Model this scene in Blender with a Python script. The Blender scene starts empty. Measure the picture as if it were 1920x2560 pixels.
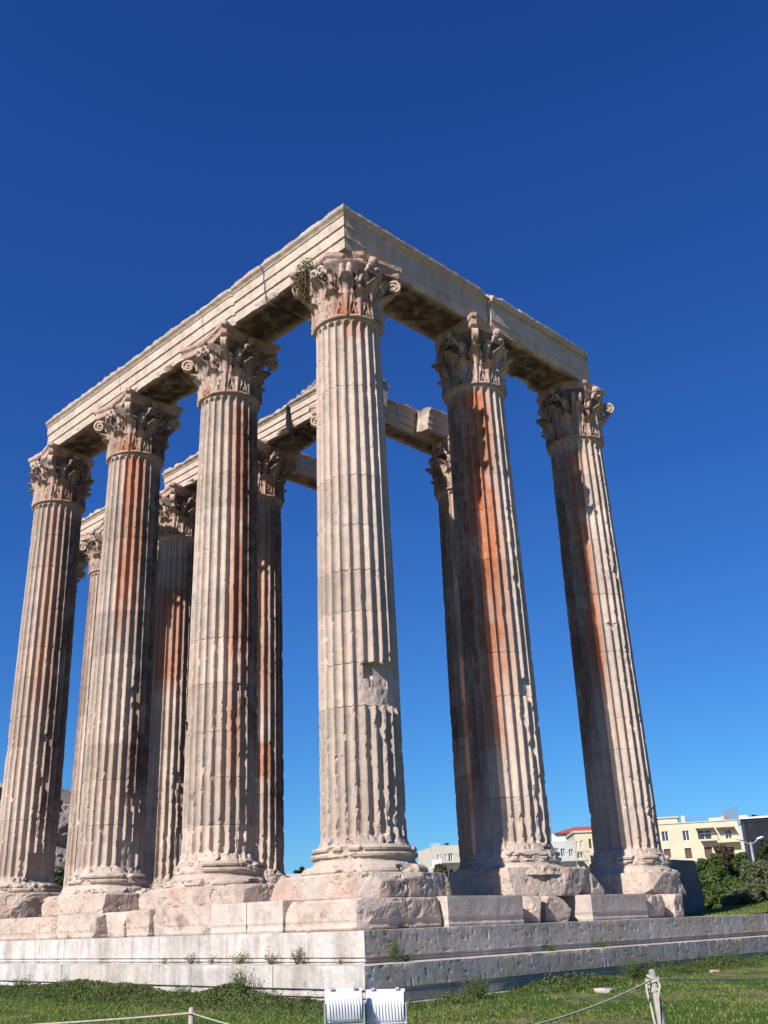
import bpy, math, random
import numpy as np
from math import radians, sin, cos, tan, pi
from mathutils import Vector, Matrix

C = bpy.context.scene.collection
W0, H0 = 1920.0, 2560.0

# ------------------------------------------------------------------ camera
CAM = np.array([17.004, -16.572, -1.602])
YAW, PITCH, ROLL, FPX = 0.7876, 0.3979, -0.0355, 2470.4
SHX, SHY = -52.1, -8.9
_fw = np.array([-sin(YAW)*cos(PITCH), cos(YAW)*cos(PITCH), sin(PITCH)])
_r0 = np.cross(_fw, [0, 0, 1]); _r0 /= np.linalg.norm(_r0)
_u0 = np.cross(_r0, _fw)
_r = cos(ROLL)*_r0 + sin(ROLL)*_u0
_u = -sin(ROLL)*_r0 + cos(ROLL)*_u0
cd = bpy.data.cameras.new('camera'); cam = bpy.data.objects.new('camera', cd); C.objects.link(cam)
M = Matrix(((_r[0], _u[0], -_fw[0], CAM[0]), (_r[1], _u[1], -_fw[1], CAM[1]), (_r[2], _u[2], -_fw[2], CAM[2]), (0, 0, 0, 1)))
cam.matrix_world = M
cd.sensor_fit = 'VERTICAL'; cd.sensor_height = 24.0; cd.sensor_width = 18.0
cd.lens = FPX/H0*24.0
cd.shift_x = -SHX/H0; cd.shift_y = SHY/H0
cd.clip_start = 0.1; cd.clip_end = 5000
bpy.context.scene.camera = cam

# ------------------------------------------------------------------ light
SUN_EL, SUN_AZ_E = 38.0, 6.3          # degrees above horizon / degrees east of the temple's south (-Y)
EXPOSURE = 0.50
sc = bpy.context.scene
world = bpy.data.worlds.new("World"); sc.world = world; world.use_nodes = True
wn = world.node_tree.nodes; wl = world.node_tree.links; wn.clear()
sky = wn.new('ShaderNodeTexSky'); sky.sky_type = 'NISHITA'; sky.sun_disc = False
sky.sun_elevation = radians(SUN_EL)
sky.sun_rotation = radians(180 - SUN_AZ_E)
sky.air_density = 1.0; sky.dust_density = 0.0; sky.ozone_density = 4.5; sky.altitude = 100
sp_ = wn.new('ShaderNodeSeparateColor'); cb_ = wn.new('ShaderNodeCombineColor'); wl.new(sky.outputs[0], sp_.inputs[0])
for _i, (_a, _g) in enumerate(((.180, 1.18), (.405, 1.12), (.98, .89))):      # camera colour response of the clear sky
    _p = wn.new('ShaderNodeMath'); _p.operation = 'POWER'; _p.inputs[1].default_value = _g; wl.new(sp_.outputs[_i], _p.inputs[0])
    _m = wn.new('ShaderNodeMath'); _m.operation = 'MULTIPLY'; _m.inputs[1].default_value = _a; wl.new(_p.outputs[0], _m.inputs[0]); wl.new(_m.outputs[0], cb_.inputs[_i])
bg = wn.new('ShaderNodeBackground'); bg.inputs[1].default_value = 0.10
wo = wn.new('ShaderNodeOutputWorld')
wl.new(cb_.outputs[0], bg.inputs[0]); wl.new(bg.outputs[0], wo.inputs[0])
sd = bpy.data.lights.new('sun', 'SUN'); sd.energy = 5.0; sd.angle = radians(0.53); sd.color = (1.0, 0.95, 0.89)
so = bpy.data.objects.new('sun', sd); C.objects.link(so)
_sx, _sy, _sz = sin(radians(SUN_AZ_E))*cos(radians(SUN_EL)), -cos(radians(SUN_AZ_E))*cos(radians(SUN_EL)), sin(radians(SUN_EL))
so.rotation_euler = Vector((_sx, _sy, _sz)).to_track_quat('Z', 'Y').to_euler(); so.location = (0, -30, 40)
vs = sc.view_settings; vs.view_transform = 'Standard'; vs.look = 'None'; vs.exposure = EXPOSURE; vs.gamma = 1.0; vs.use_curve_mapping = False

# ------------------------------------------------------------------ measuring helpers (photo pixels -> places)
def ray(x, y):
    x = x - SHX; y = y - SHY
    d = _fw + _r*(x-W0/2)/FPX - _u*(y-H0/2)/FPX
    return d/np.linalg.norm(d)
def at(x, y, D):
    d = ray(x, y); return CAM + d*D/np.hypot(d[0], d[1])
def atY(x, y, Y):
    d = ray(x, y); return CAM + d*(Y-CAM[1])/d[1]
def atX(x, y, X):
    d = ray(x, y); return CAM + d*(X-CAM[0])/d[0]
def atZ(x, y, Z):
    d = ray(x, y); return CAM + d*(Z-CAM[2])/d[2]

# ------------------------------------------------------------------ noise
_T = {}
def _tab(seed):
    if seed not in _T: _T[seed] = np.random.RandomState(seed).rand(32, 32, 32)*2-1
    return _T[seed]
def vnoise(P, seed=0):
    T = _tab(seed); P = np.asarray(P, float); I = np.floor(P).astype(int); F = P-I; F = F*F*(3-2*F)
    x0, y0, z0 = I[..., 0] & 31, I[..., 1] & 31, I[..., 2] & 31
    x1, y1, z1 = (x0+1) & 31, (y0+1) & 31, (z0+1) & 31
    fx, fy, fz = F[..., 0], F[..., 1], F[..., 2]
    a = T[x0, y0, z0]*(1-fx)+T[x1, y0, z0]*fx; b = T[x0, y1, z0]*(1-fx)+T[x1, y1, z0]*fx
    c = T[x0, y0, z1]*(1-fx)+T[x1, y0, z1]*fx; d = T[x0, y1, z1]*(1-fx)+T[x1, y1, z1]*fx
    return (a*(1-fy)+b*fy)*(1-fz)+(c*(1-fy)+d*fy)*fz
def fbm(P, seed=0, o=3):
    s = 0; a = 1.0; t = 0
    for k in range(o):
        s = s+a*vnoise(np.asarray(P)*(2.03**k)+7.3*k, seed+k); t += a; a *= .5
    return s/t

# ------------------------------------------------------------------ object helpers
def mesh(name, V, F, mat=None, parent=None, smooth=False, attrs=None, loc=None, matidx=None):
    me = bpy.data.meshes.new(name)
    V = np.asarray(V, float)
    me.from_pydata(V.tolist(), [], F.tolist() if isinstance(F, np.ndarray) else F)
    if mat is not None:
        for m_ in (mat if isinstance(mat, (list, tuple)) else [mat]): me.materials.append(m_)
    if matidx is not None: me.polygons.foreach_set('material_index', np.asarray(matidx, dtype=np.int32))
    if smooth: me.polygons.foreach_set('use_smooth', np.ones(len(me.polygons), dtype=bool))
    for k, a in (attrs or {}).items():
        at_ = me.attributes.new(k, 'FLOAT', 'POINT'); at_.data.foreach_set('value', np.asarray(a, dtype=np.float32).ravel())
    me.update()
    o = bpy.data.objects.new(name, me); C.objects.link(o)
    if parent is not None: o.parent = parent
    if loc is not None: o.location = loc
    return o
def empty(name, loc, rotz=0):
    o = bpy.data.objects.new(name, None); C.objects.link(o); o.location = loc; o.rotation_euler = (0, 0, rotz)
    o.empty_display_size = .3; return o
def tag(o, label, cat, group=None):
    o['label'] = label; o['category'] = cat
    if group: o['group'] = group
    return o
def structure(o): o['kind'] = 'structure'; return o
def grid_faces(n, m, wrap=False, off=0):
    """quads of an n x m vertex grid (row major). wrap closes the m direction"""
    i = np.arange(n-1)[:, None]; j = np.arange(m if wrap else m-1)[None, :]
    j2 = (j+1) % m
    a = i*m+j; b = i*m+j2; c = (i+1)*m+j2; d = (i+1)*m+j
    return np.stack([a, b, c, d], -1).reshape(-1, 4)+off
class MB:
    def __init__(s): s.V = []; s.F = []; s.n = 0; s.M = []
    def add(s, V, F, m=0):
        V = np.asarray(V, float).reshape(-1, 3)
        s.V.append(V); s.F += [[int(i)+s.n for i in f] for f in F]; s.M += [m]*len(F); s.n += len(V)
    def box(s, a, b, m=0, R=None, T=None):
        (x0, y0, z0), (x1, y1, z1) = a, b
        V = np.array([[x0, y0, z0], [x1, y0, z0], [x1, y1, z0], [x0, y1, z0], [x0, y0, z1], [x1, y0, z1], [x1, y1, z1], [x0, y1, z1]], float)
        if R is not None: V = V@np.array(R).T
        if T is not None: V = V+np.array(T)
        s.add(V, [[0, 3, 2, 1], [4, 5, 6, 7], [0, 1, 5, 4], [1, 2, 6, 5], [2, 3, 7, 6], [3, 0, 4, 7]], m)
    def tube(s, pts, rad, n=8, m=0, cap=True):
        pts = np.asarray(pts, float); k = len(pts)
        rad = np.ones(k)*rad if np.isscalar(rad) else np.asarray(rad)
        T = np.gradient(pts, axis=0); T /= np.linalg.norm(T, axis=1)[:, None]+1e-9
        V = []
        up = np.array([0, 0, 1.0])
        if abs(T[0] @ up) > .9: up = np.array([1.0, 0, 0])
        A = np.cross(T[0], up); A /= np.linalg.norm(A)
        for i in range(k):
            A = A-T[i]*(A@T[i]); A /= np.linalg.norm(A)+1e-9; B = np.cross(T[i], A)
            for j in range(n):
                th = 2*pi*j/n; V.append(pts[i]+rad[i]*(cos(th)*A+sin(th)*B))
        F = grid_faces(k, n, True).tolist()
        if cap: F += [list(range(n))[::-1], [(k-1)*n+j for j in range(n)]]
        s.add(V, F, m)
    def build(s, name, mat, parent=None, smooth=False, attrs=None, loc=None):
        return mesh(name, np.concatenate(s.V), s.F, mat, parent, smooth, attrs, loc, s.M if isinstance(mat, (list, tuple)) else None)

# ------------------------------------------------------------------ materials
class NT:
    def __init__(s, name):
        s.m = bpy.data.materials.new(name); s.m.use_nodes = True; s.t = s.m.node_tree; s.t.nodes.clear()
        s.out = s.n('ShaderNodeOutputMaterial'); s.b = s.n('ShaderNodeBsdfPrincipled'); s.l(s.b.outputs[0], s.out.inputs[0])
        s.geo = s.n('ShaderNodeNewGeometry')
    def n(s, t, **k):
        x = s.t.nodes.new(t)
        for a, v in k.items(): setattr(x, a, v)
        return x
    def l(s, a, b): s.t.links.new(a, b)
    def noise(s, scale, detail=4, rough=.55, vec=None, stretch=None):
        x = s.n('ShaderNodeTexNoise'); x.inputs['Scale'].default_value = scale; x.inputs['Detail'].default_value = detail; x.inputs['Roughness'].default_value = rough
        v = vec if vec is not None else s.geo.outputs['Position']
        if stretch is not None:
            mp = s.n('ShaderNodeMapping'); mp.inputs['Scale'].default_value = stretch; s.l(v, mp.inputs[0]); v = mp.outputs[0]
        s.l(v, x.inputs['Vector']); return x.outputs['Fac']
    def ramp(s, f, stops):
        r = s.n('ShaderNodeValToRGB'); e = r.color_ramp.elements
        while len(e) < len(stops): e.new(.5)
        for k, (p, c) in enumerate(stops):
            e[k].position = p; e[k].color = (c if len(c) == 4 else (*c, 1)) if hasattr(c, '__len__') else (c, c, c, 1)
        s.l(f, r.inputs[0]); return r.outputs[0]
    def mix(s, f, a, b, mode='MIX'):
        x = s.n('ShaderNodeMix'); x.data_type = 'RGBA'; x.blend_type = mode
        for i, v in ((0, f), (6, a), (7, b)):
            if isinstance(v, (int, float)): x.inputs[i].default_value = v
            elif hasattr(v, '__len__'): x.inputs[i].default_value = (*v, 1)
            else: s.l(v, x.inputs[i])
        return x.outputs[2]
    def math(s, op, a, b=None, clamp=False):
        x = s.n('ShaderNodeMath'); x.operation = op; x.use_clamp = clamp
        for i, v in ((0, a), (1, b)):
            if v is None: continue
            if isinstance(v, (int, float)): x.inputs[i].default_value = v
            else: s.l(v, x.inputs[i])
        return x.outputs[0]
    def attr(s, name):
        x = s.n('ShaderNodeAttribute'); x.attribute_name = name; return x.outputs['Fac']
    def finish(s, col, rough=.85, bump=None, dist=.01, strength=.6, spec=.25):
        if hasattr(col, '__len__'): s.b.inputs['Base Color'].default_value = (*col, 1)
        else: s.l(col, s.b.inputs['Base Color'])
        s.b.inputs['Roughness'].default_value = rough; s.b.inputs['Specular IOR Level'].default_value = spec
        if bump is not None:
            x = s.n('ShaderNodeBump'); x.inputs['Strength'].default_value = strength; x.inputs['Distance'].default_value = dist
            s.l(bump, x.inputs['Height']); s.l(x.outputs[0], s.b.inputs['Normal'])
        return s.m

def stone_mat(name, A, B, G, crust_shade=0.0):
    """weathered marble: A cream, B pinkish, G grey patina; attributes stain (rust orange), grime (black patina plus painted shade), tone (per block)"""
    t = NT(name)
    big = t.noise(.55, 3); mid = t.noise(3.2, 5, .6); fine = t.noise(28, 4, .65)
    streak = t.noise(2.4, 4, .6, stretch=(1, 1, .16))
    col = t.mix(t.ramp(big, [(.35, 0.), (.65, 1.)]), A, B)
    col = t.mix(t.math('MULTIPLY', t.ramp(mid, [(.42, 0.), (.66, 1.)]), .7), col, G)
    col = t.mix(t.math('MULTIPLY', t.ramp(streak, [(.5, 0.), (.75, 1.)]), .45), col, tuple(x*.62 for x in B))
    # dark hairline veins
    vo = t.n('ShaderNodeTexVoronoi'); vo.feature = 'DISTANCE_TO_EDGE'; vo.inputs['Scale'].default_value = 1.3
    mp = t.n('ShaderNodeVectorMath'); mp.operation = 'ADD'; t.l(t.geo.outputs['Position'], mp.inputs[0])
    sc_ = t.n('ShaderNodeTexNoise'); sc_.inputs['Scale'].default_value = 1.7; sc_.inputs['Detail'].default_value = 4; t.l(t.geo.outputs['Position'], sc_.inputs['Vector']); t.l(sc_.outputs['Color'], mp.inputs[1])
    t.l(mp.outputs[0], vo.inputs['Vector'])
    vein = t.ramp(vo.outputs['Distance'], [(.0, 1.), (.022, 0.)])
    col = t.mix(t.math('MULTIPLY', vein, t.math('MULTIPLY', t.ramp(mid, [(.42, 0.), (.6, 1.)]), .5)), col, (.2, .15, .12))
    st = t.attr('stain')
    sf = t.math('MULTIPLY', st, t.ramp(streak, [(.25, .72), (.6, 1.)]), True)
    rust = t.mix(t.ramp(mid, [(.35, 0.), (.65, 1.)]), (.31, .075, .018), (.47, .155, .05))
    col = t.mix(t.math('MULTIPLY', sf, .92, True), col, rust)
    gr = t.attr('grime')
    gf = t.math('MULTIPLY', gr, t.ramp(mid, [(.3, .5), (.55, 1.)]), True)
    col = t.mix(gf, col, (.065, .05, .045))
    tn = t.attr('tone')
    tc = t.n('ShaderNodeCombineColor')
    v = t.math('ADD', tn, 1.0)
    for i in range(3): t.l(v, tc.inputs[i])
    col = t.mix(1.0, col, tc.outputs[0], 'MULTIPLY')
    col = t.mix(t.math('MULTIPLY', t.ramp(fine, [(.3, 1.), (.55, 0.)]), .28), col, t.mix(.5, col, (.16, .12, .1)))
    bump = t.math('ADD', t.math('MULTIPLY', fine, .5), t.math('MULTIPLY', mid, 1.0))
    return t.finish(col, .85, bump, .045, .8, .12)
STONE = stone_mat('weathered_marble', (.56, .45, .37), (.51, .385, .30), (.40, .35, .315))
STONE_CLEAN = stone_mat('pale_restored_marble', (.60, .505, .44), (.56, .46, .395), (.48, .41, .36))
STONE_BEAM = stone_mat('architrave_marble', (.58, .475, .385), (.54, .42, .33), (.44, .37, .31))
STONE_CAP = stone_mat('carved_marble', (.60, .465, .385), (.52, .36, .275), (.36, .29, .25))

def step_mat():
    t = NT('step_limestone')
    big = t.noise(.8, 4); mid = t.noise(4.5, 6, .65); fine = t.noise(30, 4, .7)
    streak = t.noise(3.0, 5, .65, stretch=(1, 1, .2))
    col = t.mix(t.ramp(big, [(.35, 0.), (.65, 1.)]), (.60, .565, .53), (.53, .47, .415))
    col = t.mix(t.math('MULTIPLY', t.ramp(streak, [(.42, 0.), (.66, 1.)]), .75), col, (.30, .265, .24))
    li = t.attr('lichen')
    lf = t.math('MULTIPLY', li, t.ramp(streak, [(.3, .55), (.6, 1.)]), True)
    col = t.mix(lf, col, t.mix(t.ramp(mid, [(.35, 0.), (.7, 1.)]), (.36, .285, .22), (.53, .43, .335)))
    gr = t.attr('grime'); col = t.mix(t.math('MULTIPLY', gr, t.ramp(mid, [(.4, 0.), (.6, 1.)]), True), col, (.06, .055, .05))
    tn = t.attr('tone'); v = t.math('ADD', tn, 1.0); tc = t.n('ShaderNodeCombineColor')
    for i in range(3): t.l(v, tc.inputs[i])
    col = t.mix(1.0, col, tc.outputs[0], 'MULTIPLY')
    vo = t.n('ShaderNodeTexVoronoi'); vo.inputs['Scale'].default_value = 9; t.l(t.geo.outputs['Position'], vo.inputs['Vector'])
    pit = t.math('MULTIPLY', t.ramp(vo.outputs['Distance'], [(.10, 1.), (.2, 0.)]), t.math('MULTIPLY', t.ramp(mid, [(.48, 0.), (.56, 1.)]), li))
    col = t.mix(t.math('MULTIPLY', pit, .8), col, (.05, .045, .04))
    bump = t.math('ADD', t.math('MULTIPLY', fine, .6), t.math('SUBTRACT', t.math('MULTIPLY', mid, 1.0), t.math('MULTIPLY', pit, 1.2)))
    return t.finish(col, .9, bump, .03, .6, .15)
STEP = step_mat()

def simple(name, c1, c2=None, scale=2.0, rough=.8, spec=.3, bump=.0, bdist=.02, metal=0):
    t = NT(name)
    if c2 is None: c2 = tuple(x*.8 for x in c1)
    nz = t.noise(scale, 5, .6)
    col = t.mix(t.ramp(nz, [(.35, 0.), (.65, 1.)]), c1, c2)
    m = t.finish(col, rough, nz if bump else None, bdist, bump, spec); t.b.inputs['Metallic'].default_value = metal
    return m
def ground_mat():
    t = NT('grassy_ground')
    big = t.noise(.33, 4, .6); mid = t.noise(2.2, 6, .65); fine = t.noise(22, 5, .7)
    g = t.mix(t.ramp(mid, [(.3, 0.), (.7, 1.)]), (.045, .10, .014), (.10, .16, .03))
    g = t.mix(t.ramp(fine, [(.35, 0.), (.7, 1.)]), g, (.025, .055, .01))
    dirt = t.mix(t.ramp(fine, [(.3, 0.), (.7, 1.)]), (.30, .23, .15), (.17, .13, .08))
    col = t.mix(t.ramp(t.math('ADD', t.math('MULTIPLY', big, .6), t.math('MULTIPLY', mid, .4)), [(.50, 0.), (.60, .85)]), g, dirt)
    ln = t.n('ShaderNodeVectorMath'); ln.operation = 'DISTANCE'; t.l(t.geo.outputs['Position'], ln.inputs[0]); ln.inputs[1].default_value = (4, -4, -3)
    far = t.n('ShaderNodeMapRange'); far.inputs[1].default_value = 24; far.inputs[2].default_value = 34; t.l(ln.outputs['Value'], far.inputs[0])
    col = t.mix(far.outputs[0], col, t.mix(t.ramp(mid, [(.35, 0.), (.65, 1.)]), (.28, .22, .15), (.20, .19, .10)))
    return t.finish(col, .95, t.math('ADD', mid, fine), .05, .8, .1)
GROUND = ground_mat()
def leaf_mat(name, c1, c2, c3, scale=1.2):
    t = NT(name)
    nz = t.noise(scale, 4, .6); f = t.noise(scale*12, 2)
    col = t.mix(t.ramp(nz, [(.35, 0.), (.65, 1.)]), c1, c2)
    col = t.mix(t.ramp(f, [(.45, 0.), (.7, 1.)]), col, c3)
    m = t.finish(col, .6, None, spec=.25)
    tr = t.n('ShaderNodeBsdfTranslucent'); t.l(col, tr.inputs[0]); mx = t.n('ShaderNodeMixShader'); mx.inputs[0].default_value = .3
    t.l(t.b.outputs[0], mx.inputs[1]); t.l(tr.outputs[0], mx.inputs[2]); t.l(mx.outputs[0], t.out.inputs[0])
    return m
GRASS = leaf_mat('grass_blades', (.11, .17, .025), (.17, .22, .04), (.26, .25, .09), .7)
WEED = leaf_mat('weed_leaves', (.055, .10, .02), (.10, .15, .035), (.17, .16, .07))
DRYWEED = leaf_mat('dry_weed_leaves', (.10, .11, .05), (.17, .15, .08), (.22, .18, .11))
DRY = leaf_mat('dry_twigs', (.20, .13, .07), (.28, .19, .11), (.12, .07, .04), 4)
OLIVE = leaf_mat('olive_leaves', (.09, .11, .05), (.13, .145, .07), (.16, .175, .09), .6)
PINE = leaf_mat('pine_needles', (.045, .085, .018), (.085, .13, .028), (.12, .165, .045), .6)
CYP = leaf_mat('dark_leaves', (.02, .04, .014), (.035, .06, .02), (.05, .07, .03), .6)
BARK = simple('bark', (.12, .085, .06), (.07, .05, .04), 6, .9, .1, .5)
WHITEPAINT = simple('white_enamel', (.66, .67, .69), (.56, .57, .59), 3, .35, .5)
GREYPAINT = simple('grey_seal', (.35, .36, .38), (.28, .29, .3), 5, .6)
ROPE = simple('hemp_rope', (.44, .41, .34), (.30, .27, .21), 40, .9, .1, .6, .004)
POSTW = simple('painted_post', (.42, .39, .34), (.28, .25, .21), 9, .6, .3, .3, .004)
DARKGLASS = simple('smoked_glass', (.012, .014, .02), (.02, .022, .03), .5, .5, .15)
GLASS = simple('dark_window_glass', (.03, .04, .055), (.05, .065, .085), .5, .12, .6)

# ------------------------------------------------------------------ rocks
def cut_planes(V, planes):
    for n, d in planes:
        n = np.asarray(n, float); n = n/np.linalg.norm(n)
        h = V@n-d; k = h > 0
        V[k] -= h[k, None]*n[None, :]
    return V
def box_grid(a, b, h):
    """closed box with square-ish cells of size h; returns V,F"""
    a = np.array(a, float); b = np.array(b, float); n = np.maximum(2, np.round((b-a)/h).astype(int))
    V = []; F = []; off = 0
    for ax in range(3):
        u, v = (ax+1) % 3, (ax+2) % 3
        for s in (0, 1):
            gu = np.linspace(a[u], b[u], n[u]+1); gv = np.linspace(a[v], b[v], n[v]+1)
            U, Vv = np.meshgrid(gu, gv, indexing='ij'); P = np.zeros(U.shape+(3,)); P[..., u] = U; P[..., v] = Vv; P[..., ax] = (a, b)[s][ax]
            f = grid_faces(n[u]+1, n[v]+1, False, off)
            if s == 0: f = f[:, ::-1]
            V.append(P.reshape(-1, 3)); F.append(f); off += P.size//3
    V = np.concatenate(V); F = np.concatenate(F)
    key = np.round(V, 5); uq, idx, inv = np.unique(key, axis=0, return_index=True, return_inverse=True)
    return V[idx], inv.reshape(-1)[F]
def rock(name, a, b, seed, h=.05, rnd=.025, rough=.032, cuts=6, depth=.25, chips=10, mat=None, parent=None, groove=False, extra=(), tone=0, keep_base=True):
    """an eroded block; rnd rounds the edges, cuts plane-fractures its corners"""
    rs = np.random.RandomState(seed)
    a = np.array(a, float); b = np.array(b, float); V, F = box_grid(a, b, h)
    c = (a+b)/2; hs_ = (b-a)/2
    L = V-c
    # mouldings cut along the foot of the block, as on the stylobate course
    if groove:
        for g in (.10, .17):
            k = np.abs(V[:, 2]-(a[2]+g)) < h*.6
            L[k, :2] *= (1-.018/hs_[:2])
    r = rnd
    q = np.clip(L, -(hs_-r), hs_-r); d = L-q; dn = np.linalg.norm(d, axis=1)
    k = dn > r; L[k] = q[k]+d[k]/dn[k, None]*r
    P = []
    for i in range(cuts):
        s = rs.choice([-1, 1], 3); n = s*(rs.rand(3)*np.array([1, 1, .9])+.12)
        if keep_base and n[2] < 0: n[2] *= .25
        n /= np.linalg.norm(n); ext = np.sum(np.abs(n)*hs_)
        P.append((n, ext-(.35+.65*rs.rand())*depth-r*.3))
    for i in range(chips):
        s = rs.choice([-1, 1], 3); n = s*np.array([1, 1, 1.])*(rs.rand(3)*.9+.25); n[rs.randint(3)] *= .25
        if keep_base and n[2] < 0: n[2] *= .3
        n /= np.linalg.norm(n); P.append((n, np.sum(np.abs(n)*hs_)-(.2+.8*rs.rand())*min(depth, .16)-r*.3))
    for n, dd in extra: P.append((n, dd))
    L = cut_planes(L, P)
    N = L/(np.linalg.norm(L, axis=1)[:, None]+1e-6)
    amp = fbm(L*1.6+seed*1.7, seed % 17, 3)*rough*.8 + fbm(L*6+seed, (seed+5) % 17, 3)*rough*.25 + vnoise(L*17, 2)*rough*.22 - np.clip(fbm(L*4.3+seed, (seed+7) % 17, 3)-.22, 0, .06)*rough*14
    L = L+N*amp[:, None]
    if keep_base: L[:, 2] = np.maximum(L[:, 2], -hs_[2])
    o = mesh(name, L, F, mat or STONE, parent, False, {'tone': np.full(len(L), tone)+(rs.rand()*.16-.10 if chips else 0)+.10*fbm(L*1.1+seed, 6, 3), 'stain': np.clip(fbm(L*1.4+seed*3.1, 8, 3)*1.4-.3, 0, .25)*(chips > 0), 'grime': np.clip(fbm(L*3.2+seed, 3, 3)*1.7-.40, 0, .6)*(1 if chips else .4)+.45*np.clip(1-(L[:, 2]+hs_[2])/.07, 0, 1)}, loc=c if parent is None else c)
    pass
    return o

# ------------------------------------------------------------------ the temple
HS = 13.725                     # top of shaft (astragal)
ZB, ZT = 15.83, 17.22           # architrave
def colR(z):
    u = np.clip(z/HS, 0, 1); return .999-.107*u+.018*np.sin(pi*u)
def make_shaft(parent, seed, stains, dmg, dz, joints, wear, crust_shade=()):
    rs = np.random.RandomState(seed)
    if joints is None:
        joints = []; z = .9+rs.rand()*.5
        while z < HS-.7: joints.append(z); z += .95+rs.rand()*.75
    zs = list(np.arange(0, HS-.02, dz))+[HS-.02]
    for j in joints: zs += [j-.035, j-.011, j, j+.011, j+.035]
    for d in dmg: zs += [d[2]-.004, d[2]+.004, d[3]-.004, d[3]+.004]
    zs += list(np.linspace(.05, .35, 7))+list(np.linspace(HS-.3, HS-.04, 8))
    zs = np.unique(np.round(zs, 3)); zs = zs[np.append(True, np.diff(zs) > .0035)]
    NF = 24
    us = np.array([-1.19, -1.08, -.985, -.86, -.62, -.33, 0, .33, .62, .86, .985, 1.08])
    hw = 2*pi/NF/2/1.19                 # half angle of a flute
    th = np.concatenate([2*pi*k/NF+us*hw for k in range(NF)]); u = np.tile(us, NF)
    Z, TH = np.meshgrid(zs, th, indexing='ij'); U = np.broadcast_to(u, Z.shape)
    R = colR(Z)
    R = R+.075*np.clip(1-Z/.22, 0, 1)**2 + .03*np.clip((Z-(HS-.16))/.14, 0, 1)**2
    dr = np.searchsorted(joints, Z)                       # drum number
    R = R+(rs.rand(len(joints)+2)*.010-.005)[dr]
    w = .095                                              # half width in metres for the rounded ends
    zt = HS-.13; zb = .16
    e = np.zeros_like(Z); e = np.where(Z > zt-w, (Z-(zt-w))/w, e); e = np.where(Z < zb+w, ((zb+w)-Z)/w, e)
    k = np.sqrt(np.clip(1-np.clip(e, 0, 1)**2, 0, 1))
    uu = np.where(k > 0, np.abs(U)/np.maximum(k, 1e-3), 9)
    depth = .118*np.sqrt(np.clip(1-uu**2, 0, 1))*k*(R/.95)
    r = R-depth
    X = np.cos(TH); Y = np.sin(TH)
    P = np.stack([X*2.9, Y*2.9, Z*.85], -1); P2 = np.stack([X*7, Y*7, Z*4.2], -1); P3 = np.stack([X*14, Y*14, Z*9.], -1)
    n1 = fbm(P+seed, seed % 13, 3); n2 = fbm(P2+seed, (seed+3) % 13, 3); n3 = vnoise(P3, (seed+5) % 13)
    low = np.clip(1-Z/5.0, 0, 1)
    ero = np.clip(n1-(.42-.24*low-wear), 0, 1)*.26 + np.clip(n2-(.40-.40*low-wear*.6), 0, 1)*.12
    jd = np.min(np.abs(Z[..., None]-np.array(joints)[None, None, :]), -1)
    ero = ero+np.clip(1-jd/.10, 0, 1)*np.clip(n2+.12*n3-.02, 0, 1)*.16
    q_ = n2*.5+n3*.5+(rs.rand(len(joints)+2)*.26-.15)[dr]+.06*np.sin(TH+.5)
    ero = ero*.32+np.clip((q_-(.33-.24*low-wear*.5))*8, 0, 1)*(.030+.025*low)*(.6+.8*np.clip(n1+.5, 0, 1))
    ero = np.minimum(ero, .075+.012*low)
    r = np.minimum(r, R-ero)
    r = r-np.where(jd < .006, (.004+.024*(vnoise(np.stack([TH*1.2+seed, Z*0+dr*3.7, Z*0], -1), 4) > .1)), 0)
    r = r-(.5+.5*low)*.006*n3*(depth < .03)-.006*n2
    for (t0, t1, z0, z1, dp) in dmg:
        tc = radians((t0+t1)/2); tw = radians(abs(t1-t0)/2)
        a = np.abs((TH-tc+pi) % (2*pi)-pi)
        wob = .05*n2+.03*n3
        inside = (a < tw*(1+wob*1.5)) & (Z > z0+wob*.5*(dp < .1)) & (Z < z1+wob*.35)
        r = np.where(inside, np.minimum(r, R-dp*(1-.2*(a/tw)**2)-.02*n2-.008*n3), r)
    stn = np.zeros_like(Z)
    deg = (np.degrees(TH)+180) % 360-180
    for (tc, tw, z0, z1, s) in stains:
        tw = tw*1.3
        a = np.abs((deg-tc+180) % 360-180)
        zz = (Z-z0)/(z1-z0)
        f = np.clip(2.4*(1-a/tw), 0, 1)*np.clip(zz/.18, 0, 1)*np.clip((1-zz)/.02+.0, 0, 1)
        stn = np.maximum(stn, s*f*np.clip(1.0+.9*n1+.6*n2, 0, 1)*(.75+.25*np.clip(depth/.05, 0, 1)))
    tone = (rs.rand(len(joints)+2)*.28-.16)[dr]+.12*n1+.05*n2
    gr = np.clip(n1*1.1+n2*.8-.62, 0, .55)+np.clip((Z-(HS-.35))/.35, 0, 1)*.2*np.clip(n2+.5, 0, 1)
    for (tc, tw, z0, z1, s) in crust_shade:          # brown-black patina, with shade painted into the sides turned from the sun
        a = np.abs((deg-tc+180) % 360-180); f = np.clip(1.8*(1-a/tw), 0, 1)*np.clip((Z-z0)/1.5, 0, 1)*np.clip((z1-Z)/.6, 0, 1)
        gr = np.maximum(gr, s*f*np.clip(.85+.7*n1+.5*n2, 0, 1)); stn = np.maximum(stn, .55*f*np.clip(.5+1.4*vnoise(P*1.7, 9)+n1, 0, 1))
    V = np.stack([X*r, Y*r, Z], -1).reshape(-1, 3)
    F = grid_faces(len(zs), len(th), True)
    return mesh('shaft', V, F, STONE, parent, False, {'stain': stn, 'grime': gr, 'tone': tone})

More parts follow.
